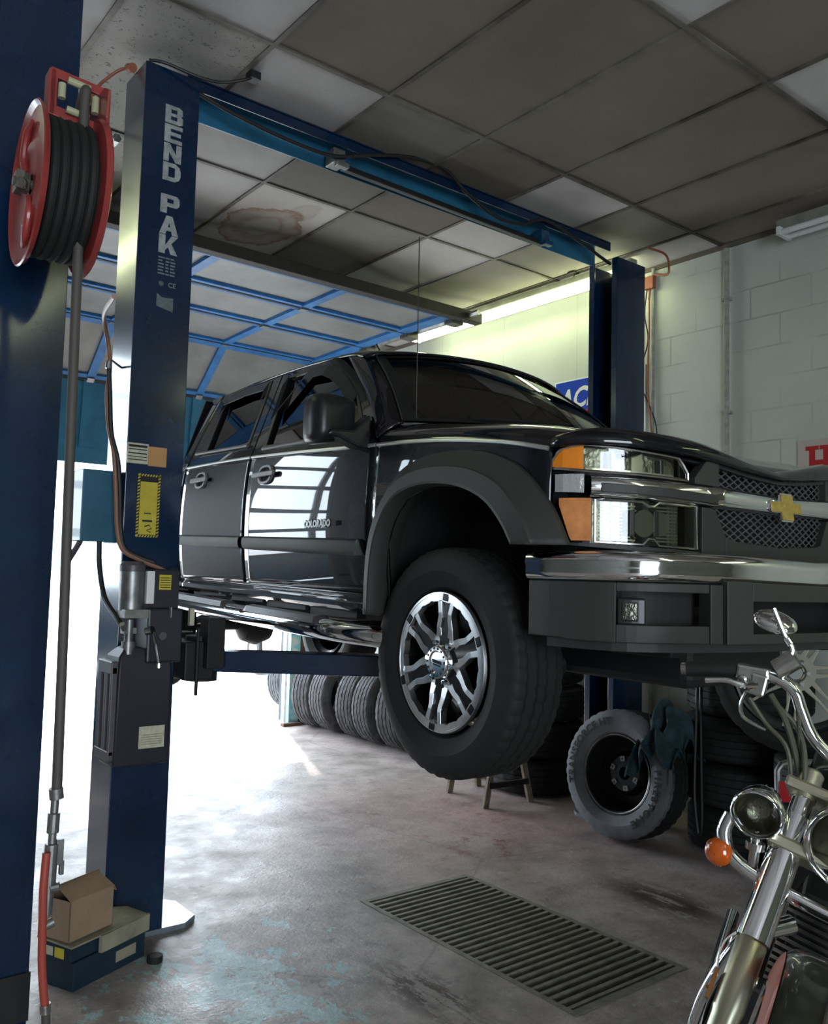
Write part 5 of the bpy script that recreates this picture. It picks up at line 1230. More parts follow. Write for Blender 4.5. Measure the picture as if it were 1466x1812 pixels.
# ---- lamps, grille and bumper
M['reflector'] = mat('lamp_reflector', (.25, .25, .19), .38, metal=1, bump=.5, bscale=45)
M['lampdark'] = mat('lamp_housing', (.03, .03, .03), .3)
def lampunit(sgn):
    hl = bpy.data.objects.new('headlamp', None); COL.objects.link(hl); hl.parent = truck
    S = lambda a, c, zl, zh, o0, o1, nm, mt, par, n=14, **k: slab(MB(), FA, sgn*a, sgn*c, zl, zh, o0, o1, n).build(nm, mt, par, **k)
    # upper
    uz = T_((.500, 1.795), (.526, 1.82), (.556, 1.863), (.60, 1.868), (.837, 1.893), (.90, 1.884), (.925, 1.864), (.938, 1.842)); ul = T_((.50, 1.797), (.526, 1.800), (.837, 1.815), (.938, 1.826))
    S(.512, .942, lambda s: ul(s)-.006, lambda s: uz(s)+.006, -.09, -.055, 'upper_housing', M['lampdark'], hl)
    b = MB()
    for z_, o_ in ((0, 0), (1, 0)):
        ss = np.linspace(.527, .936, 26); pts = []
        for s in ss: w, u = FA.pt(sgn*s, -.004); pts.append(TP(w, u, (uz if z_ else ul)(s)))
        b.tube(pts, .0045, 6)
    for s in (.527, .937): w, u = FA.pt(sgn*s, -.004); b.tube([TP(w, u, ul(s)), TP(w, u, uz(s))], .0045, 6)
    b.build('upper_bezel', M['dullchrome'], hl, smooth=True)
    S(.845, .934, lambda s: ul(s)+.003, lambda s: uz(s)-.003, -.030, -.006, 'upper_amber_lens', M['amber'], hl)
    S(.53, .843, lambda s: ul(s)+.004, lambda s: uz(s)-.003, -.052, -.048, 'upper_reflector', M['reflector'], hl)
    b = MB(); slab(b, FA, sgn*.54, sgn*.84, lambda s: ul(s)+.003, lambda s: ul(s)+.010, -.05, -.012)
    slab(b, FA, sgn*.665, sgn*.70, lambda s: ul(s)+.003, lambda s: uz(s)-.004, -.05, -.030); b.build('reflector_ledge', mat('cream_reflector_ledge', (.75, .74, .55), .25, metal=.6), hl)
    b = MB()
    for s in (.60, .77): w, u = FA.pt(sgn*s, -.04); b.cyl(TP(w, u, ul(s)+.012), TP(w, u, uz(s)-.012), .012, 12)
    b.build('bulb', M['lampdark'], hl, smooth=True)
    S(.53, .843, lambda s: ul(s)+.002, lambda s: uz(s)-.002, -.008, -.006, 'upper_clear_lens', M['lens'], hl)
    # side marker
    S(.842, .925, lambda s: itp(s, [(.84, 1.752), (.925, 1.756)]), 1.807, -.03, -.006, 'side_marker', mat('clear_marker_lens', (.62, .63, .64), .12, metal=.5, coat=1, bump=.3, bscale=90), hl)
    # lower
    lz = T_((.482, 1.729), (.812, 1.737), (.92, 1.735)); ll = T_((.482, 1.594), (.812, 1.606), (.878, 1.612), (.92, 1.73))
    S(.472, .90, lambda s: itp(s, [(.47, 1.580), (.88, 1.603), (.90, 1.65)]), lambda s: lz(s)+.006, -.11, -.07, 'lower_housing', M['lampdark'], hl)
    b = MB(); slab(b, FA, sgn*.475, sgn*.885, lambda s: itp(s, [(.47, 1.574), (.88, 1.600)]), lambda s: itp(s, [(.47, 1.592), (.88, 1.608)]), -.07, -.004); b.build('lower_sill', M['plastic'], hl)
    S(.822, .912, lambda s: max(1.614, itp(s, [(.878, 1.614), (.914, 1.725)])), 1.737, -.03, -.005, 'lower_amber_lens', mat('pale_amber_lens', (.80, .30, .10), .15, coat=1, var=.4, vscale=14), hl, n=20)
    S(.488, .812, lambda s: ll(s)+.004, lambda s: lz(s)-.003, -.075, -.070, 'lower_reflector', M['reflector'], hl)
    b = MB()
    for s, rr_ in ((.575, .050), (.735, .045)):
        for k in range(11):
            z = 1.618+k*.010; 
            slab(b, FA, sgn*(s-.062), sgn*(s+.05), z, z+.0035, -.07, -.050-.016*math.cos((k-5)/5*1.4), 6)
    b.build('reflector_ribs', mat('bright_reflector_ribs', (.34, .34, .24), .45, metal=.9), hl)
    w, u = FA.pt(sgn*.665, -.06); w2, u2 = FA.pt(sgn*.665, -.018)
    b = MB().tube([TP(w, u, 1.668), TP(w2, u2, 1.668)], [.046, .040], 24); b.tube([TP(*FA.pt(sgn*.612, -.05), 1.668), TP(*FA.pt(sgn*.612, -.02), 1.668)], [.030, .036], 20); b.build('projector', M['chrome'], hl, smooth=True)
    b = MB()
    for s in (.627, .704): slab(b, FA, sgn*(s-.010), sgn*(s+.008), 1.630, 1.706, -.06, -.016, 3)
    b.build('lamp_divider', M['lampdark'], hl, bevel=.003)
    b = MB(); ss = list(np.linspace(.489, .812, 20))
    top = [(s, lz(s)-.004 - (.012 if .64 < s < .67 else 0)) for s in ss]; bot = [(s, ll(s)+.005+(.018 if .63 < s < .672 else 0)) for s in ss[::-1]]
    pts = [TP(*FA.pt(sgn*s, -.006), z) for s, z in top+bot]; b.tube(pts, .0042, 6, closed=True); b.build('lower_bezel', M['dullchrome'], hl, smooth=True)
    S(.490, .812, lambda s: ll(s)+.004, lambda s: lz(s)-.004, -.009, -.007, 'lower_clear_lens', M['lens'], hl)
lampunit(1); lampunit(-1)
# black backing behind everything on the nose
b = MB()
slab(b, FA, -.93, .93, 1.56, 1.84, -.13, -.11, 30)
for s in (1, -1): slab(b, FA, s*.945, s*.90, lambda q: 1.60, 1.87, -.06, -.034, 4)
b.build('nose_backing', M['black'], truck)
gr = bpy.data.objects.new('grille', None); COL.objects.link(gr); gr.parent = truck
bzl = T_((0, 1.718), (.42, 1.724), (.80, 1.743)); bzh = T_((0, 1.778), (.42, 1.789), (.81, 1.801))
b = MB(); vs = []; K = 60
for i in range(K+1):
    s = -.825+1.65*i/K; e = .012 if abs(s) < .43 else 0
    z0, z1 = bzl(s), bzh(s)
    for o, z in ((-.03, z0), (e*.4, z0+.002), (.010+e, z0+.012), (.014+e, (z0+z1)/2), (.010+e, z1-.010), (e*.4, z1), (-.03, z1)): vs.append(TP(*FA.pt(s, o), z))
b.add(vs, [(i*7+j, (i+1)*7+j, (i+1)*7+j+1, i*7+j+1) for i in range(K) for j in range(6)])
b.build('chrome_bar', M['chrome'], gr, smooth=True, angle=50)
for s in (1, -1):
    slab(MB(), FA, s*.425, s*.80, lambda q: bzl(q)+.010, lambda q: bzl(q)+.036, .004, .0215, 12).build('dark_inlay', M['plastic'], gr, bevel=.002)
    b = MB(); slab(b, FA, s*.40, s*.508, lambda q: bzh(q), lambda q: itp(abs(q), [(.40, 1.862), (.46, 1.866), (.508, 1.81)]), -.03, .006, 8); b.build('grille_cheek', M['flare'], gr, bevel=.002)
    b = MB(); slab(b, FA, s*.355, s*.478, lambda q: 1.577, lambda q: min(bzl(q)-.002, itp(abs(q), [(.355, 1.640), (.418, 1.72), (.48, 1.728)])), -.03, .004, 10); b.build('grille_cheek', M['plastic'], gr, bevel=.002)
slab(MB(), FA, -.36, .36, lambda q: itp(abs(q), [(0, 1.562), (.36, 1.577)]), lambda q: itp(abs(q), [(0, 1.618), (.30, 1.628), (.36, 1.640)]), -.03, .006, 24).build('grille_sill', M['plastic'], gr, bevel=.003)
slab(MB(), FA, -.46, .46, lambda q: zlip(q)-.014, lambda q: zlip(q)+.004, -.04, .002, 24).build('grille_header', M['trimblack'], gr)
M['mesh'] = mat('grille_mesh_plastic', (.075, .072, .076), .35)
def lattice(nm, smax, zl, zh):
    b = MB(); dz, ds = .0225, .054; 
    for sg in (1, -1):
        for k in range(-60, 60):
            pts = []
            for i in range(121):
                s = -smax+2*smax*i/120; z = 1.70+sg*(s)*dz/ds*1.0+k*dz
                if zl(s) < z < zh(s): pts.append(TP(*FA.pt(s, -.018), z))
                else:
                    if len(pts) > 1: b.tube([pts[0], pts[len(pts)//2], pts[-1]] if len(pts) > 2 else pts, .0026, 5)
                    pts = []
            if len(pts) > 1: b.tube([pts[0], pts[len(pts)//2], pts[-1]] if len(pts) > 2 else pts, .0026, 5)
    return b.build(nm, M['mesh'], gr)
lattice('upper_mesh', .445, lambda s: bzh(s)-.003, lambda s: zlip(s)-.008)
lattice('lower_mesh', .425, lambda s: itp(abs(s), [(0, 1.612), (.30, 1.622), (.36, 1.635), (.42, 1.715)]), lambda s: bzl(s)+.003)
slab(MB(), FA, -.46, .46, 1.60, 1.85, -.07, -.06, 24).build('grille_backing', M['black'], gr)
P = [(-.088, -.016), (-.032, -.016), (-.038, -.040), (.026, -.040), (.032, -.016), (.080, -.016), (.088, .016), (.032, .016), (.038, .040), (-.026, .040), (-.032, .016), (-.080, .016)]
BF_ = lambda a, z, h: TP(*FA.pt(a*1.25, .022+h), 1.744+z)
e = MB().prism([(x*1.09, y*1.12) for x, y in P], BF_, 0, .010).build('emblem_rim', M['chrome'], gr, bevel=.002)
MB().prism(P, BF_, .009, .014).build('gold_emblem', M['gold'], e, bevel=.002)
# bumper
bp = bpy.data.objects.new('front_bumper', None); COL.objects.link(bp); bp.parent = truck
vs = []; K = 90; NS = 10; sm = 1.145
for i in range(K+1):
    s = -sm+2*sm*i/K; dz = -.010*max(0, 1-abs(s)/.6); tp = 1.583+dz
    for o, z in ((-.16, tp-.004), (-.04, tp+.002), (-.010, tp-.002), (.006, tp-.014), (.012, tp-.032), (.006, tp-.046), (.008, tp-.058), (.004, tp-.075), (-.010, tp-.086), (-.03, tp-.088)): vs.append(TP(*BU.pt(s, o), z))
MB().add(vs, [(i*NS+j, (i+1)*NS+j, (i+1)*NS+j+1, i*NS+j+1) for i in range(K) for j in range(NS-1)]).build('chrome_face', M['chrome'], bp, smooth=True, angle=60)
def bs(s0, s1, z0, z1, o0, o1, n=12): return slab(MB(), BU, s0, s1, z0, z1, o0, o1, n)
fas = MB(); top_ = lambda q: 1.497-.008*max(0, 1-abs(q)/.6)
for s in (1, -1):
    slab(fas, BU, s*.852, s*1.14, lambda q: 1.333+.004*(q*s > 1), top_, -.05, -.004, 14)
    slab(fas, BU, s*.588, s*.852, 1.472, top_, -.05, -.004, 10); slab(fas, BU, s*.588, s*.852, 1.333, 1.382, -.05, -.004, 10)
    slab(fas, BU, s*.545, s*.588, 1.333, top_, -.05, .0, 4); slab(fas, BU, s*.455, s*.548, 1.333, lambda q: top_(q)+.012, -.05, .018, 4)
slab(fas, BU, -.46, .46, 1.452, lambda q: top_(q)+.010, -.05, .020, 24); slab(fas, BU, -.46, .46, 1.333, 1.362, -.05, .012, 24)
fs_ = fas.build('lower_fascia', M['flare'], bp, bevel=.003)
b = MB()
for s in (1, -1): slab(b, BU, s*.575, s*.86, 1.37, 1.48, -.10, -.085, 10)
slab(b, BU, -.47, .47, 1.35, 1.46, -.14, -.12, 20); b.build('recess_back', M['under'], fs_)
slab(MB(), BU, -1.08, 1.08, 1.308, 1.335, -.06, -.025, 50).build('valance_lip', M['plastic'], bp)
for s in (1, -1):
    fo = slab(MB(), BU, s*.768, s*.850, 1.380, 1.455, -.06, -.022, 4).build('fog_lamp', M['trimblack'], bp, bevel=.006)
    slab(MB(), BU, s*.790, s*.838, 1.390, 1.445, -.030, -.019, 4).build('fog_lens', mat('smoky_fog_lens', (.10, .10, .085), .2, metal=.8, bump=.3, bscale=70), fo, bevel=.008)

# ================================================================ THE MOTORCYCLE
# leaning on its side stand, facing the camera and a little to the left
vd = Vector((_f.x, _f.y, 0)).normalized(); rt = Vector((_r.x, _r.y, 0)).normalized()
BA, BL, RK = R(28), R(18), R(34)
HP = dep(1515, 1495, 1.80); Z_ = Vector((0, 0, 1))
Fv = -vd*math.cos(BA)-rt*math.sin(BA); r0_ = -rt*math.cos(BA)+vd*math.sin(BA)
Rv = r0_*math.cos(BL)+Z_*math.sin(BL); Uv = Z_*math.cos(BL)-r0_*math.sin(BL)
Dv = Fv*math.sin(RK)-Uv*math.cos(RK); Nv = Fv*math.cos(RK)+Uv*math.sin(RK)      # down and square to the fork
BO = Vector((HP.x, HP.y, 0)) + Uv*0
bike = empty('motorcycle', BO, 0, 'chrome cruiser motorcycle with a dark green front mudguard at the lower right corner', 'motorcycle')
def K_(F, Rr, U): return HP+Fv*F+Rv*Rr+Uv*U
def KD(Rr, D, N=0.0): return HP+Dv*D+Nv*(N-.03)+Rv*Rr
def bb(mb, name, mt, par=bike, **k):
    mb.v = [tuple(Vector(v)-BO) for v in mb.v]; return mb.build(name, mt, par, **k)
M['olive'] = mat('olive_cable', (.07, .07, .045), .5)
M['satinalu'] = mat('satin_cast_metal', (.52, .50, .38), .35, metal=.9)
hbp = [(-.10, .425, .205), (-.10, .32, .243), (-.10, .245, .252), (-.10, .205, .238), (-.10, .18, .205), (-.10, .14, .158), (-.10, .08, .128), (-.10, 0, .118)]
full = [K_(*q) for q in hbp]+[K_(a, -c, e) for a, c, e in hbp[-2::-1]]
hbar = bb(MB().tube(full, .0135, 16, smooth_steps=6), 'handlebar', M['chrome'], smooth=True)
for s in (1, -1):
    g = bb(MB().tube([K_(-.10, s*.438, .200), K_(-.10, s*.44, .199), K_(-.10, s*.335, .240)], [.010, .0185, .0175], 16), 'grip', M['rubber'], hbar, smooth=True)
    bb(MB().cyl(K_(-.10, s*.436, .201), K_(-.10, s*.452, .195), .014, 14), 'grip_end', M['dullchrome'], g, smooth=True)
    b = MB().beam(K_(-.10, s*.335, .238), K_(-.10, s*.265, .252), .040, .034).beam(K_(-.09, s*.30, .225), K_(-.09, s*.262, .228), .035, .05).cyl(K_(-.07, s*.315, .225), K_(-.12, s*.315, .225), .012, 12)
    bb(b, 'switch_housing', M['dullchrome'], hbar, bevel=.006)
    bb(MB().cyl(K_(-.09, s*.255, .272), K_(-.09, s*.228, .308), .023, 20).cyl(K_(-.09, s*.228, .308), K_(-.09, s*.225, .312), .025, 20), 'fluid_reservoir', M['dullchrome'], hbar, smooth=True, angle=30)
    bb(MB().tube([K_(-.07, s*.285, .225), K_(-.045, s*.31, .218), K_(-.04, s*.345, .215), K_(-.045, s*.385, .198)], [.009, .008, .006, .007], 10, smooth_steps=5), 'brake_lever', M['chrome'], hbar, smooth=True)
    b = MB().tube([K_(-.09, s*.30, .20), K_(-.09, s*.302, .17), K_(-.09, s*.29, .145), K_(-.09, s*.262, .138), K_(-.09, s*.235, .136)], .0045, 8, smooth_steps=4); bb(b, 'cable_bend', M['dullchrome'], hbar, smooth=True)
    mb = MB().tube([K_(-.09, s*.243, .262), K_(-.09, s*.238, .30), K_(-.09, s*.238, .328), K_(-.09, s*.262, .352), K_(-.09, s*.303, .402)], .0062, 10, smooth_steps=4)
    st = bb(mb, 'mirror_stem', M['chrome'], hbar, smooth=True)
    mc = K_(-.12, s*.293, .372); b = MB(); vs = []; n = 32
    ax1 = (Rv*math.cos(R(8)*s)-Uv*math.sin(R(8)*s)*.0)*.050; ax2 = (Uv*math.cos(R(52))-Fv*math.sin(R(52)))*.036; ax3 = ax1.cross(ax2).normalized()
    if ax3.dot(Fv) < 0: ax3 = -ax3
    for k, (o, q) in enumerate(((.016, .0), (.0155, .35), (.012, .7), (.004, .95), (-.002, 1.0), (-.004, .96))):
        for j in range(n): t = 2*math.pi*j/n; vs.append(mc+ax1*(math.cos(t)*q)+ax2*(math.sin(t)*q)+ax3*o)
    b.add(vs, [(k*n+j, k*n+(j+1) % n, (k+1)*n+(j+1) % n, (k+1)*n+j) for k in range(5) for j in range(n)]+[tuple(5*n+j for j in range(n))])
    bb(b, 'mirror', M['chrome'], st, smooth=True, angle=70)
for pts, r in (([K_(-.09, .25, .215), K_(-.08, .20, .17), K_(-.08, .15, .09), K_(-.07, .115, .01), K_(-.09, .10, -.10)], .007), ([K_(-.09, .235, .20), K_(-.09, .17, .16), K_(-.06, .13, .08), K_(-.06, .12, -.02), K_(-.09, .09, -.10)], .006), ([K_(-.10, .20, .235), K_(-.085, .165, .15), K_(-.09, .135, .06), K_(-.08, .125, -.02)], .005), ([K_(-.09, .29, .19), K_(-.09, .24, .15), K_(-.08, .18, .115), K_(-.08, .14, .02)], .005)):
    bb(MB().tube(pts, r, 8, smooth_steps=6), 'control_cable', M['olive'], smooth=True)
# fork
for s in (1, -1):
    f = bb(MB().tube([KD(s*.118, -.12), KD(s*.118, .26)], .0225, 20), 'fork_tube', M['chrome'], smooth=True)
    bb(MB().tube([KD(s*.118, -.125), KD(s*.118, -.119), KD(s*.118, -.055), KD(s*.118, -.054)], [.020, .026, .026, .024], 20), 'fork_cap', M['satinalu'], f, smooth=True, angle=40)
    bb(MB().tube([KD(s*.118, -.01), KD(s*.118, .265)], .0335, 28), 'fork_cover', M['chrome'], f, smooth=True, angle=40)
    bb(MB().tube([KD(s*.118, .262), KD(s*.118, .27), KD(s*.118, .40), KD(s*.118, .42), KD(s*.118, .76), KD(s*.118, .80)], [.026, .030, .030, .0265, .0265, .018], 24), 'fork_slider', M['satinalu'], f, smooth=True)
    bb(MB().beam(KD(s*.160, .345), KD(s*.160, .405), .022, .007, tuple(Rv)).cyl(KD(s*.157, .385, 0), KD(s*.168, .385, 0), .004, 8), 'reflector', mat('orange_reflector', (.50, .20, .05), .35), f)
    bb(MB().tube([KD(s*.150, .262), KD(s*.165, .29), KD(s*.165, .33), KD(s*.155, .36)], .003, 6, smooth_steps=4), 'brake_pipe', M['dullchrome'], f, smooth=True)
b = MB()
for D in (-.075,): b.prism([(-.165, -.028), (.165, -.028), (.15, .028), (.05, .055), (-.05, .055), (-.15, .028)], lambda a, n, h: KD(a, D+h, -n), -.016, .012)
b.prism([(-.16, -.04), (.16, -.04), (.15, .03), (-.15, .03)], lambda a, n, h: KD(a, .06+h, -n), -.014, .014)
bb(b, 'fork_clamp', M['satinalu'], bevel=.008)
# head lamp, passing lamps, turn signals on a chrome bar
def lampdome(c, r, dep_, nm, par, lensm):
    ax = (Fv*.94-Z_*.20-rt*.10).normalized(); e1 = ax.cross(Z_).normalized(); e2 = e1.cross(ax)
    def ln(prof, n=40):
        vs = []
        for o, q in prof:
            for j in range(n): t = 2*math.pi*j/n; vs.append(c+ax*o+e1*(math.cos(t)*q)+e2*(math.sin(t)*q))
        return MB().add(vs, [(k*n+j, k*n+(j+1) % n, (k+1)*n+(j+1) % n, (k+1)*n+j) for k in range(len(prof)-1) for j in range(n)])
    sh = bb(ln([(-dep_, r*.08), (-dep_*.96, r*.4), (-dep_*.75, r*.75), (-dep_*.35, r*.95), (-.012, r), (0, r*1.03), (.010, r*1.0), (.013, r*.93), (.008, r*.86), (.002, r*.85)]), nm, M['chrome'], par, smooth=True, angle=60)
    bb(ln([(-.030, .001), (-.028, r*.3), (-.018, r*.6), (.0, r*.85)]), 'lamp_reflector', M['reflector'], sh, smooth=True)
    bb(ln([(.014, .0005), (.012, r*.4), (.008, r*.7), (.003, r*.86)]), 'lamp_lens', lensm, sh, smooth=True)
    return sh
lampdome(K_(.05, 0, 0), .094, .14, 'head_lamp', bike, M['lens'])
for s in (1, -1):
    lampdome(K_(.05, s*.190, -.012), .053, .085, 'passing_lamp', bike, M['lens'])
    bb(MB().cyl(K_(.03, s*.18, -.05), K_(.03, s*.165, -.125), .011, 12).cyl(K_(.03, s*.175, -.075), K_(.03, s*.172, -.09), .020, 14), 'lamp_mount', M['dullchrome'], smooth=True)
    c = K_(.03, s*.235, -.128); b = MB(); 
    ax = (Fv*.9-rt*.25).normalized(); e1 = ax.cross(Z_).normalized(); e2 = e1.cross(ax)
    def ln2(prof, n=28):
        vs = []
        for o, q in prof:
            for j in range(n): t = 2*math.pi*j/n; vs.append(c+ax*o+e1*(math.cos(t)*q)+e2*(math.sin(t)*q))
        return MB().add(vs, [(k*n+j, k*n+(j+1) % n, (k+1)*n+(j+1) % n, (k+1)*n+j) for k in range(len(prof)-1) for j in range(n)])
    ts = bb(ln2([(-.045, .004), (-.040, .018), (-.02, .028), (0, .0315), (.004, .0315)]), 'turn_signal', M['chrome'], smooth=True)
    bb(ln2([(.003, .0305), (.012, .029), (.022, .021), (.027, .010), (.028, .001)]), 'orange_lens', mat('orange_lens', (.80, .13, .005), .12, coat=1, trans=.35), ts, smooth=True)
bar = [K_(.02, .238, -.045), K_(.025, .240, -.085), K_(.03, .215, -.122), K_(.03, .165, -.140), K_(.03, .10, -.146), K_(.03, 0, -.150)]
bar += [K_(.03, -.10, -.146), K_(.03, -.165, -.140), K_(.03, -.215, -.122), K_(.025, -.240, -.085), K_(.02, -.238, -.045)]
bb(MB().tube(bar, .0155, 14, smooth_steps=5), 'lamp_bar', M['chrome'], smooth=True)
# front wheel and mudguard
WC = KD(0, .78, .03)
def wheel(c, r, w, nm):
    vs = []; b = MB(); n = 64; prof = [(-w*.3, r-.085), (-w*.5, r-.05), (-w*.42, r-.018), (-w*.2, r-.003), (0, r), (w*.2, r-.003), (w*.42, r-.018), (w*.5, r-.05), (w*.3, r-.085)]
    for k in range(n):
        a = 2*math.pi*k/n
        for o, q in prof: vs.append(c+Rv*o+Fv*(math.cos(a)*q)+Uv*(math.sin(a)*q))
    P = len(prof); b.add(vs, [(k*P+i, k*P+i+1, ((k+1) % n)*P+i+1, ((k+1) % n)*P+i) for k in range(n) for i in range(P-1)])
    t = bb(b, nm, M['rubber'], smooth=True); b = MB(); vs = []
    for k in range(n):
        a = 2*math.pi*k/n
        for o, q in ((-w*.32, r-.082), (-w*.25, r-.10), (w*.25, r-.10), (w*.32, r-.082)): vs.append(c+Rv*o+Fv*(math.cos(a)*q)+Uv*(math.sin(a)*q))
    b.add(vs, [(k*4+i, k*4+i+1, ((k+1) % n)*4+i+1, ((k+1) % n)*4+i) for k in range(n) for i in range(3)])
    for k in range(16): a = 2*math.pi*k/16; b.cyl(c+Rv*(.03*(-1)**k), c+(Fv*math.cos(a+.1)+Uv*math.sin(a+.1))*(r-.10), .004, 6)
    b.cyl(c-Rv*.06, c+Rv*.06, .035, 18); bb(b, 'spoked_rim', M['chrome'], t, smooth=True); return t
wheel(WC, .325, .13, 'front_wheel')
def fend(c, r, w, a0, a1, nm, mt, par=bike):
    def fn(u, v):
        a = a0+(a1-a0)*u; t = (v-.5)*2; rr = r - .085*abs(t)**3.2; o = w*.5*math.sin(t*math.pi/2*.98)
        return c+Rv*o+Fv*(math.cos(a)*rr)+Uv*(math.sin(a)*rr)
    return bb(MB().grid(fn, 48, 24), nm, mt, par, smooth=True, solid=.003)
FC = KD(-.015, .69, .03); M['salmon'] = mat('salmon_side_paint', (.55, .13, .10), .4, coat=.4)
mg = fend(FC, .44, .175, R(25), R(178), 'front_mudguard', M['green'])
def ribbon(o):
    return [WC+Rv*o+Fv*(math.cos(a)*.345)+Uv*(math.sin(a)*.345) for a in np.linspace(R(25), R(178), 30)]
def fside(sg):
    def fn(u, v):
        a = R(60)+R(116)*u; t = sg*(.66+.34*v); rr = .4415-.085*abs(t)**3.2; o = .0885*math.sin(t*math.pi/2*.98)
        return FC+Rv*o+Fv*(math.cos(a)*rr)+Uv*(math.sin(a)*rr)
    return fn
for s in (1, -1): bb(MB().grid(fside(s), 40, 8), 'salmon_side_panel', M['salmon'], mg, smooth=True)
for s in (1, -1): bb(MB().tube([FC+Rv*(s*.086)+Fv*(math.cos(a)*.358)+Uv*(math.sin(a)*.358) for a in np.linspace(R(25), R(178), 30)], .0045, 6), 'mudguard_trim', M['chrome'], mg, smooth=True)
bb(MB().tube([FC+Fv*(math.cos(a)*.443)+Uv*(math.sin(a)*.443) for a in np.linspace(R(70), R(125), 16)], .006, 8), 'mudguard_ornament', M['dullchrome'], mg, smooth=True)
for s in (1, -1): bb(MB().beam(KD(s*.098, .36, -.03), KD(s*.098, .47, -.03), .05, .008, tuple(Rv)).cyl(KD(s*.085, .33, -.01), KD(s*.105, .33, -.01), .010, 10), 'mudguard_bracket', M['satinalu'], mg, bevel=.002)
# frame, engine, tank, seat, rear wheel (mostly beyond the edge of the view)
HD = K_(-.13, 0, .02)
GZ = -HP.z
def KZ(F, Rr, z):                      # z measured up the bike from the ground
    return K_(F, Rr, (z-HP.z)/math.cos(BL))
for s in (1, -1):
    bb(MB().tube([HD+Rv*(s*.02), K_(-.16, s*.10, -.25), K_(-.22, s*.14, -.60), K_(-.35, s*.14, -.72), K_(-1.0, s*.14, -.72)], .016, 10, smooth_steps=4), 'frame_tube', M['under'], smooth=True)
bb(MB().tube([HD, K_(-.7, 0, -.05), K_(-1.25, 0, -.2)], .02, 10), 'frame_tube', M['under'], smooth=True)
b = MB()
for k in range(12): z = -.28-k*.018; b.prism([(-.32, -.07), (-.46, -.07), (-.46, .07), (-.32, .07)], lambda f, r, h, z=z: K_(f, r, z+h), 0, .009)
for k in range(12): z = -.28-k*.018; b.prism([(-.52, -.07), (-.66, -.07), (-.66, .07), (-.52, .07)], lambda f, r, h, z=z: K_(f, r, z+h), 0, .009)
bb(b, 'cylinder_fins', M['dullchrome'])
b = MB().prism([(-.30, -.50), (-.78, -.50), (-.80, -.74), (-.30, -.74)], lambda f, u, h: K_(f, h, u), -.11, .11).prism([(-.34, -.24), (-.64, -.24), (-.64, -.5), (-.34, -.5)], lambda f, u, h: K_(f, h, u), -.05, .05)
bb(b, 'engine', M['under'], bevel=.012)
b = MB().tube([K_(-.31, .05, -.32), K_(-.24, .13, -.38), K_(-.24, .17, -.55), K_(-.34, .17, -.70), K_(-1.2, .20, -.70)], .022, 14, smooth_steps=5); bb(b, 'exhaust_pipe', M['chrome'], smooth=True)
b = MB(); b.grid(lambda u, v: K_(-.20-.55*u, .14*math.sin(v*2*math.pi)*math.sin(math.pi*(.12+.82*u))**.6, .02+.10*math.cos(v*2*math.pi)*math.sin(math.pi*(.12+.82*u))**.6-.10*u), 20, 28); bb(b, 'fuel_tank', M['green'], smooth=True)
bb(MB().prism([(-.75, -.10), (-1.25, -.13), (-1.3, -.05), (-1.1, -.03), (-.95, -.07), (-.78, -.02)], lambda f, u, h: K_(f, h, u), -.13, .13), 'seat', M['plastic'], bevel=.03)
RW = Vector(WC)+Fv*(-1.62); wheel(RW, .325, .15, 'rear_wheel')
fend(RW, .385, .22, R(20), R(175), 'rear_mudguard', M['green'])
bb(MB().tube([K_(-.45, -.10, -.70), K_(-.42, -.22, -.83), K_(-.42, -.28, -.93)], .011, 8), 'side_stand', M['chrome'], smooth=True)

# red cart frame behind the motorcycle
rc0 = dep(1400, 1420, 3.4); ct = empty('red_cart', (rc0.x, rc0.y, 0), 0, 'red panel in a bent grey tube frame standing behind the motorcycle fork', 'cart')
def rcb(mb, nm, mt, **k): mb.v = [tuple(Vector(v)-Vector(ct.location)) for v in mb.v]; return mb.build(nm, mt, ct, **k)
def Q(x, y, d=3.4): return dep(x, y, d)
q0 = Q(1378, 1440); ex = rt*1.20+vd*.20; 
def QQ(a, z): return Vector((q0.x, q0.y, 0))+ex*a+Vector((0, 0, z))
zt_ = Q(1380, 1350).z
rcb(MB().tube([QQ(0, 0), QQ(0, .5), QQ(0, zt_-.03), QQ(.012, zt_-.008), QQ(.04, zt_), QQ(.3, zt_-.01), QQ(.46, zt_-.01), QQ(.49, zt_-.03), QQ(.49, .5), QQ(.49, 0)], .0135, 10), 'tube_frame', M['steel'], smooth=True)
zr = Q(1380, 1382).z; zr2 = Q(1380, 1418).z
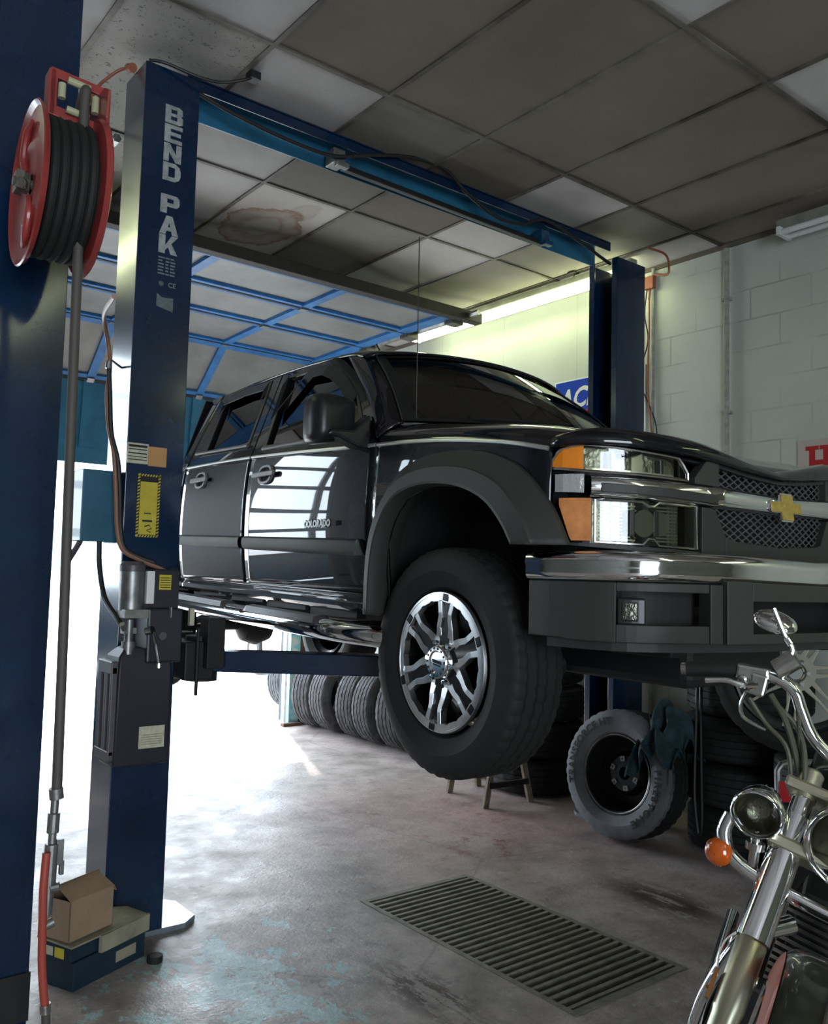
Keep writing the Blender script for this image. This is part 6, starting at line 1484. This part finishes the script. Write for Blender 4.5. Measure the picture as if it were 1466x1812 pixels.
rcb(MB().prism([(-.003, zr2), (.48, zr2), (.48, zr), (-.003, zr)], lambda a, z, h: QQ(a, z)-vd*(.016+h), 0, .006), 'red_panel', M['redsat'], bevel=.002)
rcb(MB().prism([(-.0, .12), (.48, .12), (.48, .22), (.0, .22)], lambda a, z, h: QQ(a, z)-vd*(.016+h), 0, .006), 'red_panel', M['redsat'], bevel=.002)

# ================================================================ CAR OUTSIDE
car = empty('silver_car', (6.9, 10.3, 0), R(0), 'silver car parked in the sunlight outside the open bay', 'car'); car.rotation_euler = (0, 0, R(-101))
def prof(pts, y0, y1, nm, mt, par=car, **k): return MB().prism(pts, lambda a, z, h: (a, h, z), y0, y1).build(nm, mt, par, **k)
prof([(-2.2, .35), (-2.25, .7), (-2.1, .95), (-1.5, 1.0), (-.8, 1.02), (1.0, 1.0), (1.9, .88), (2.2, .7), (2.25, .35), (1.75, .33), (1.70, .5), (1.55, .63), (1.35, .66), (1.15, .63), (1.0, .5), (.95, .3), (-.95, .3), (-1.0, .5), (-1.15, .63), (-1.35, .66), (-1.55, .63), (-1.70, .5), (-1.75, .33)], -.85, .85, 'body', M['silver'], bevel=.06)
prof([(-1.5, .98), (-.9, 1.40), (.3, 1.42), (1.05, .98)], -.70, .70, 'cabin', M['silver'], bevel=.05)
prof([(-1.28, 1.02), (-.85, 1.34), (.26, 1.36), (.85, 1.02)], -.715, .715, 'windows', M['trimblack'], bevel=.02)
for x in (-1.35, 1.35):
    for y in (-.76, .76):
        b = MB(); b.T = Matrix.Translation((x, y, .31)); b.lathe([(-.1, .2), (-.1, .30), (-.08, .315), (.08, .315), (.1, .30), (.1, .2)], 32, 'Y'); w = b.build('wheel', M['rubber'], car, smooth=True)
        b = MB(); b.T = Matrix.Translation((x, y, .31)); b.lathe([(-.10, .205), (-.085, .18), (-.07, .05), (-.10, .0)], 24, 'Y').lathe([(.10, .205), (.085, .18), (.07, .05), (.10, .0)], 24, 'Y'); b.build('hubcap', M['dullchrome'], w, smooth=True)
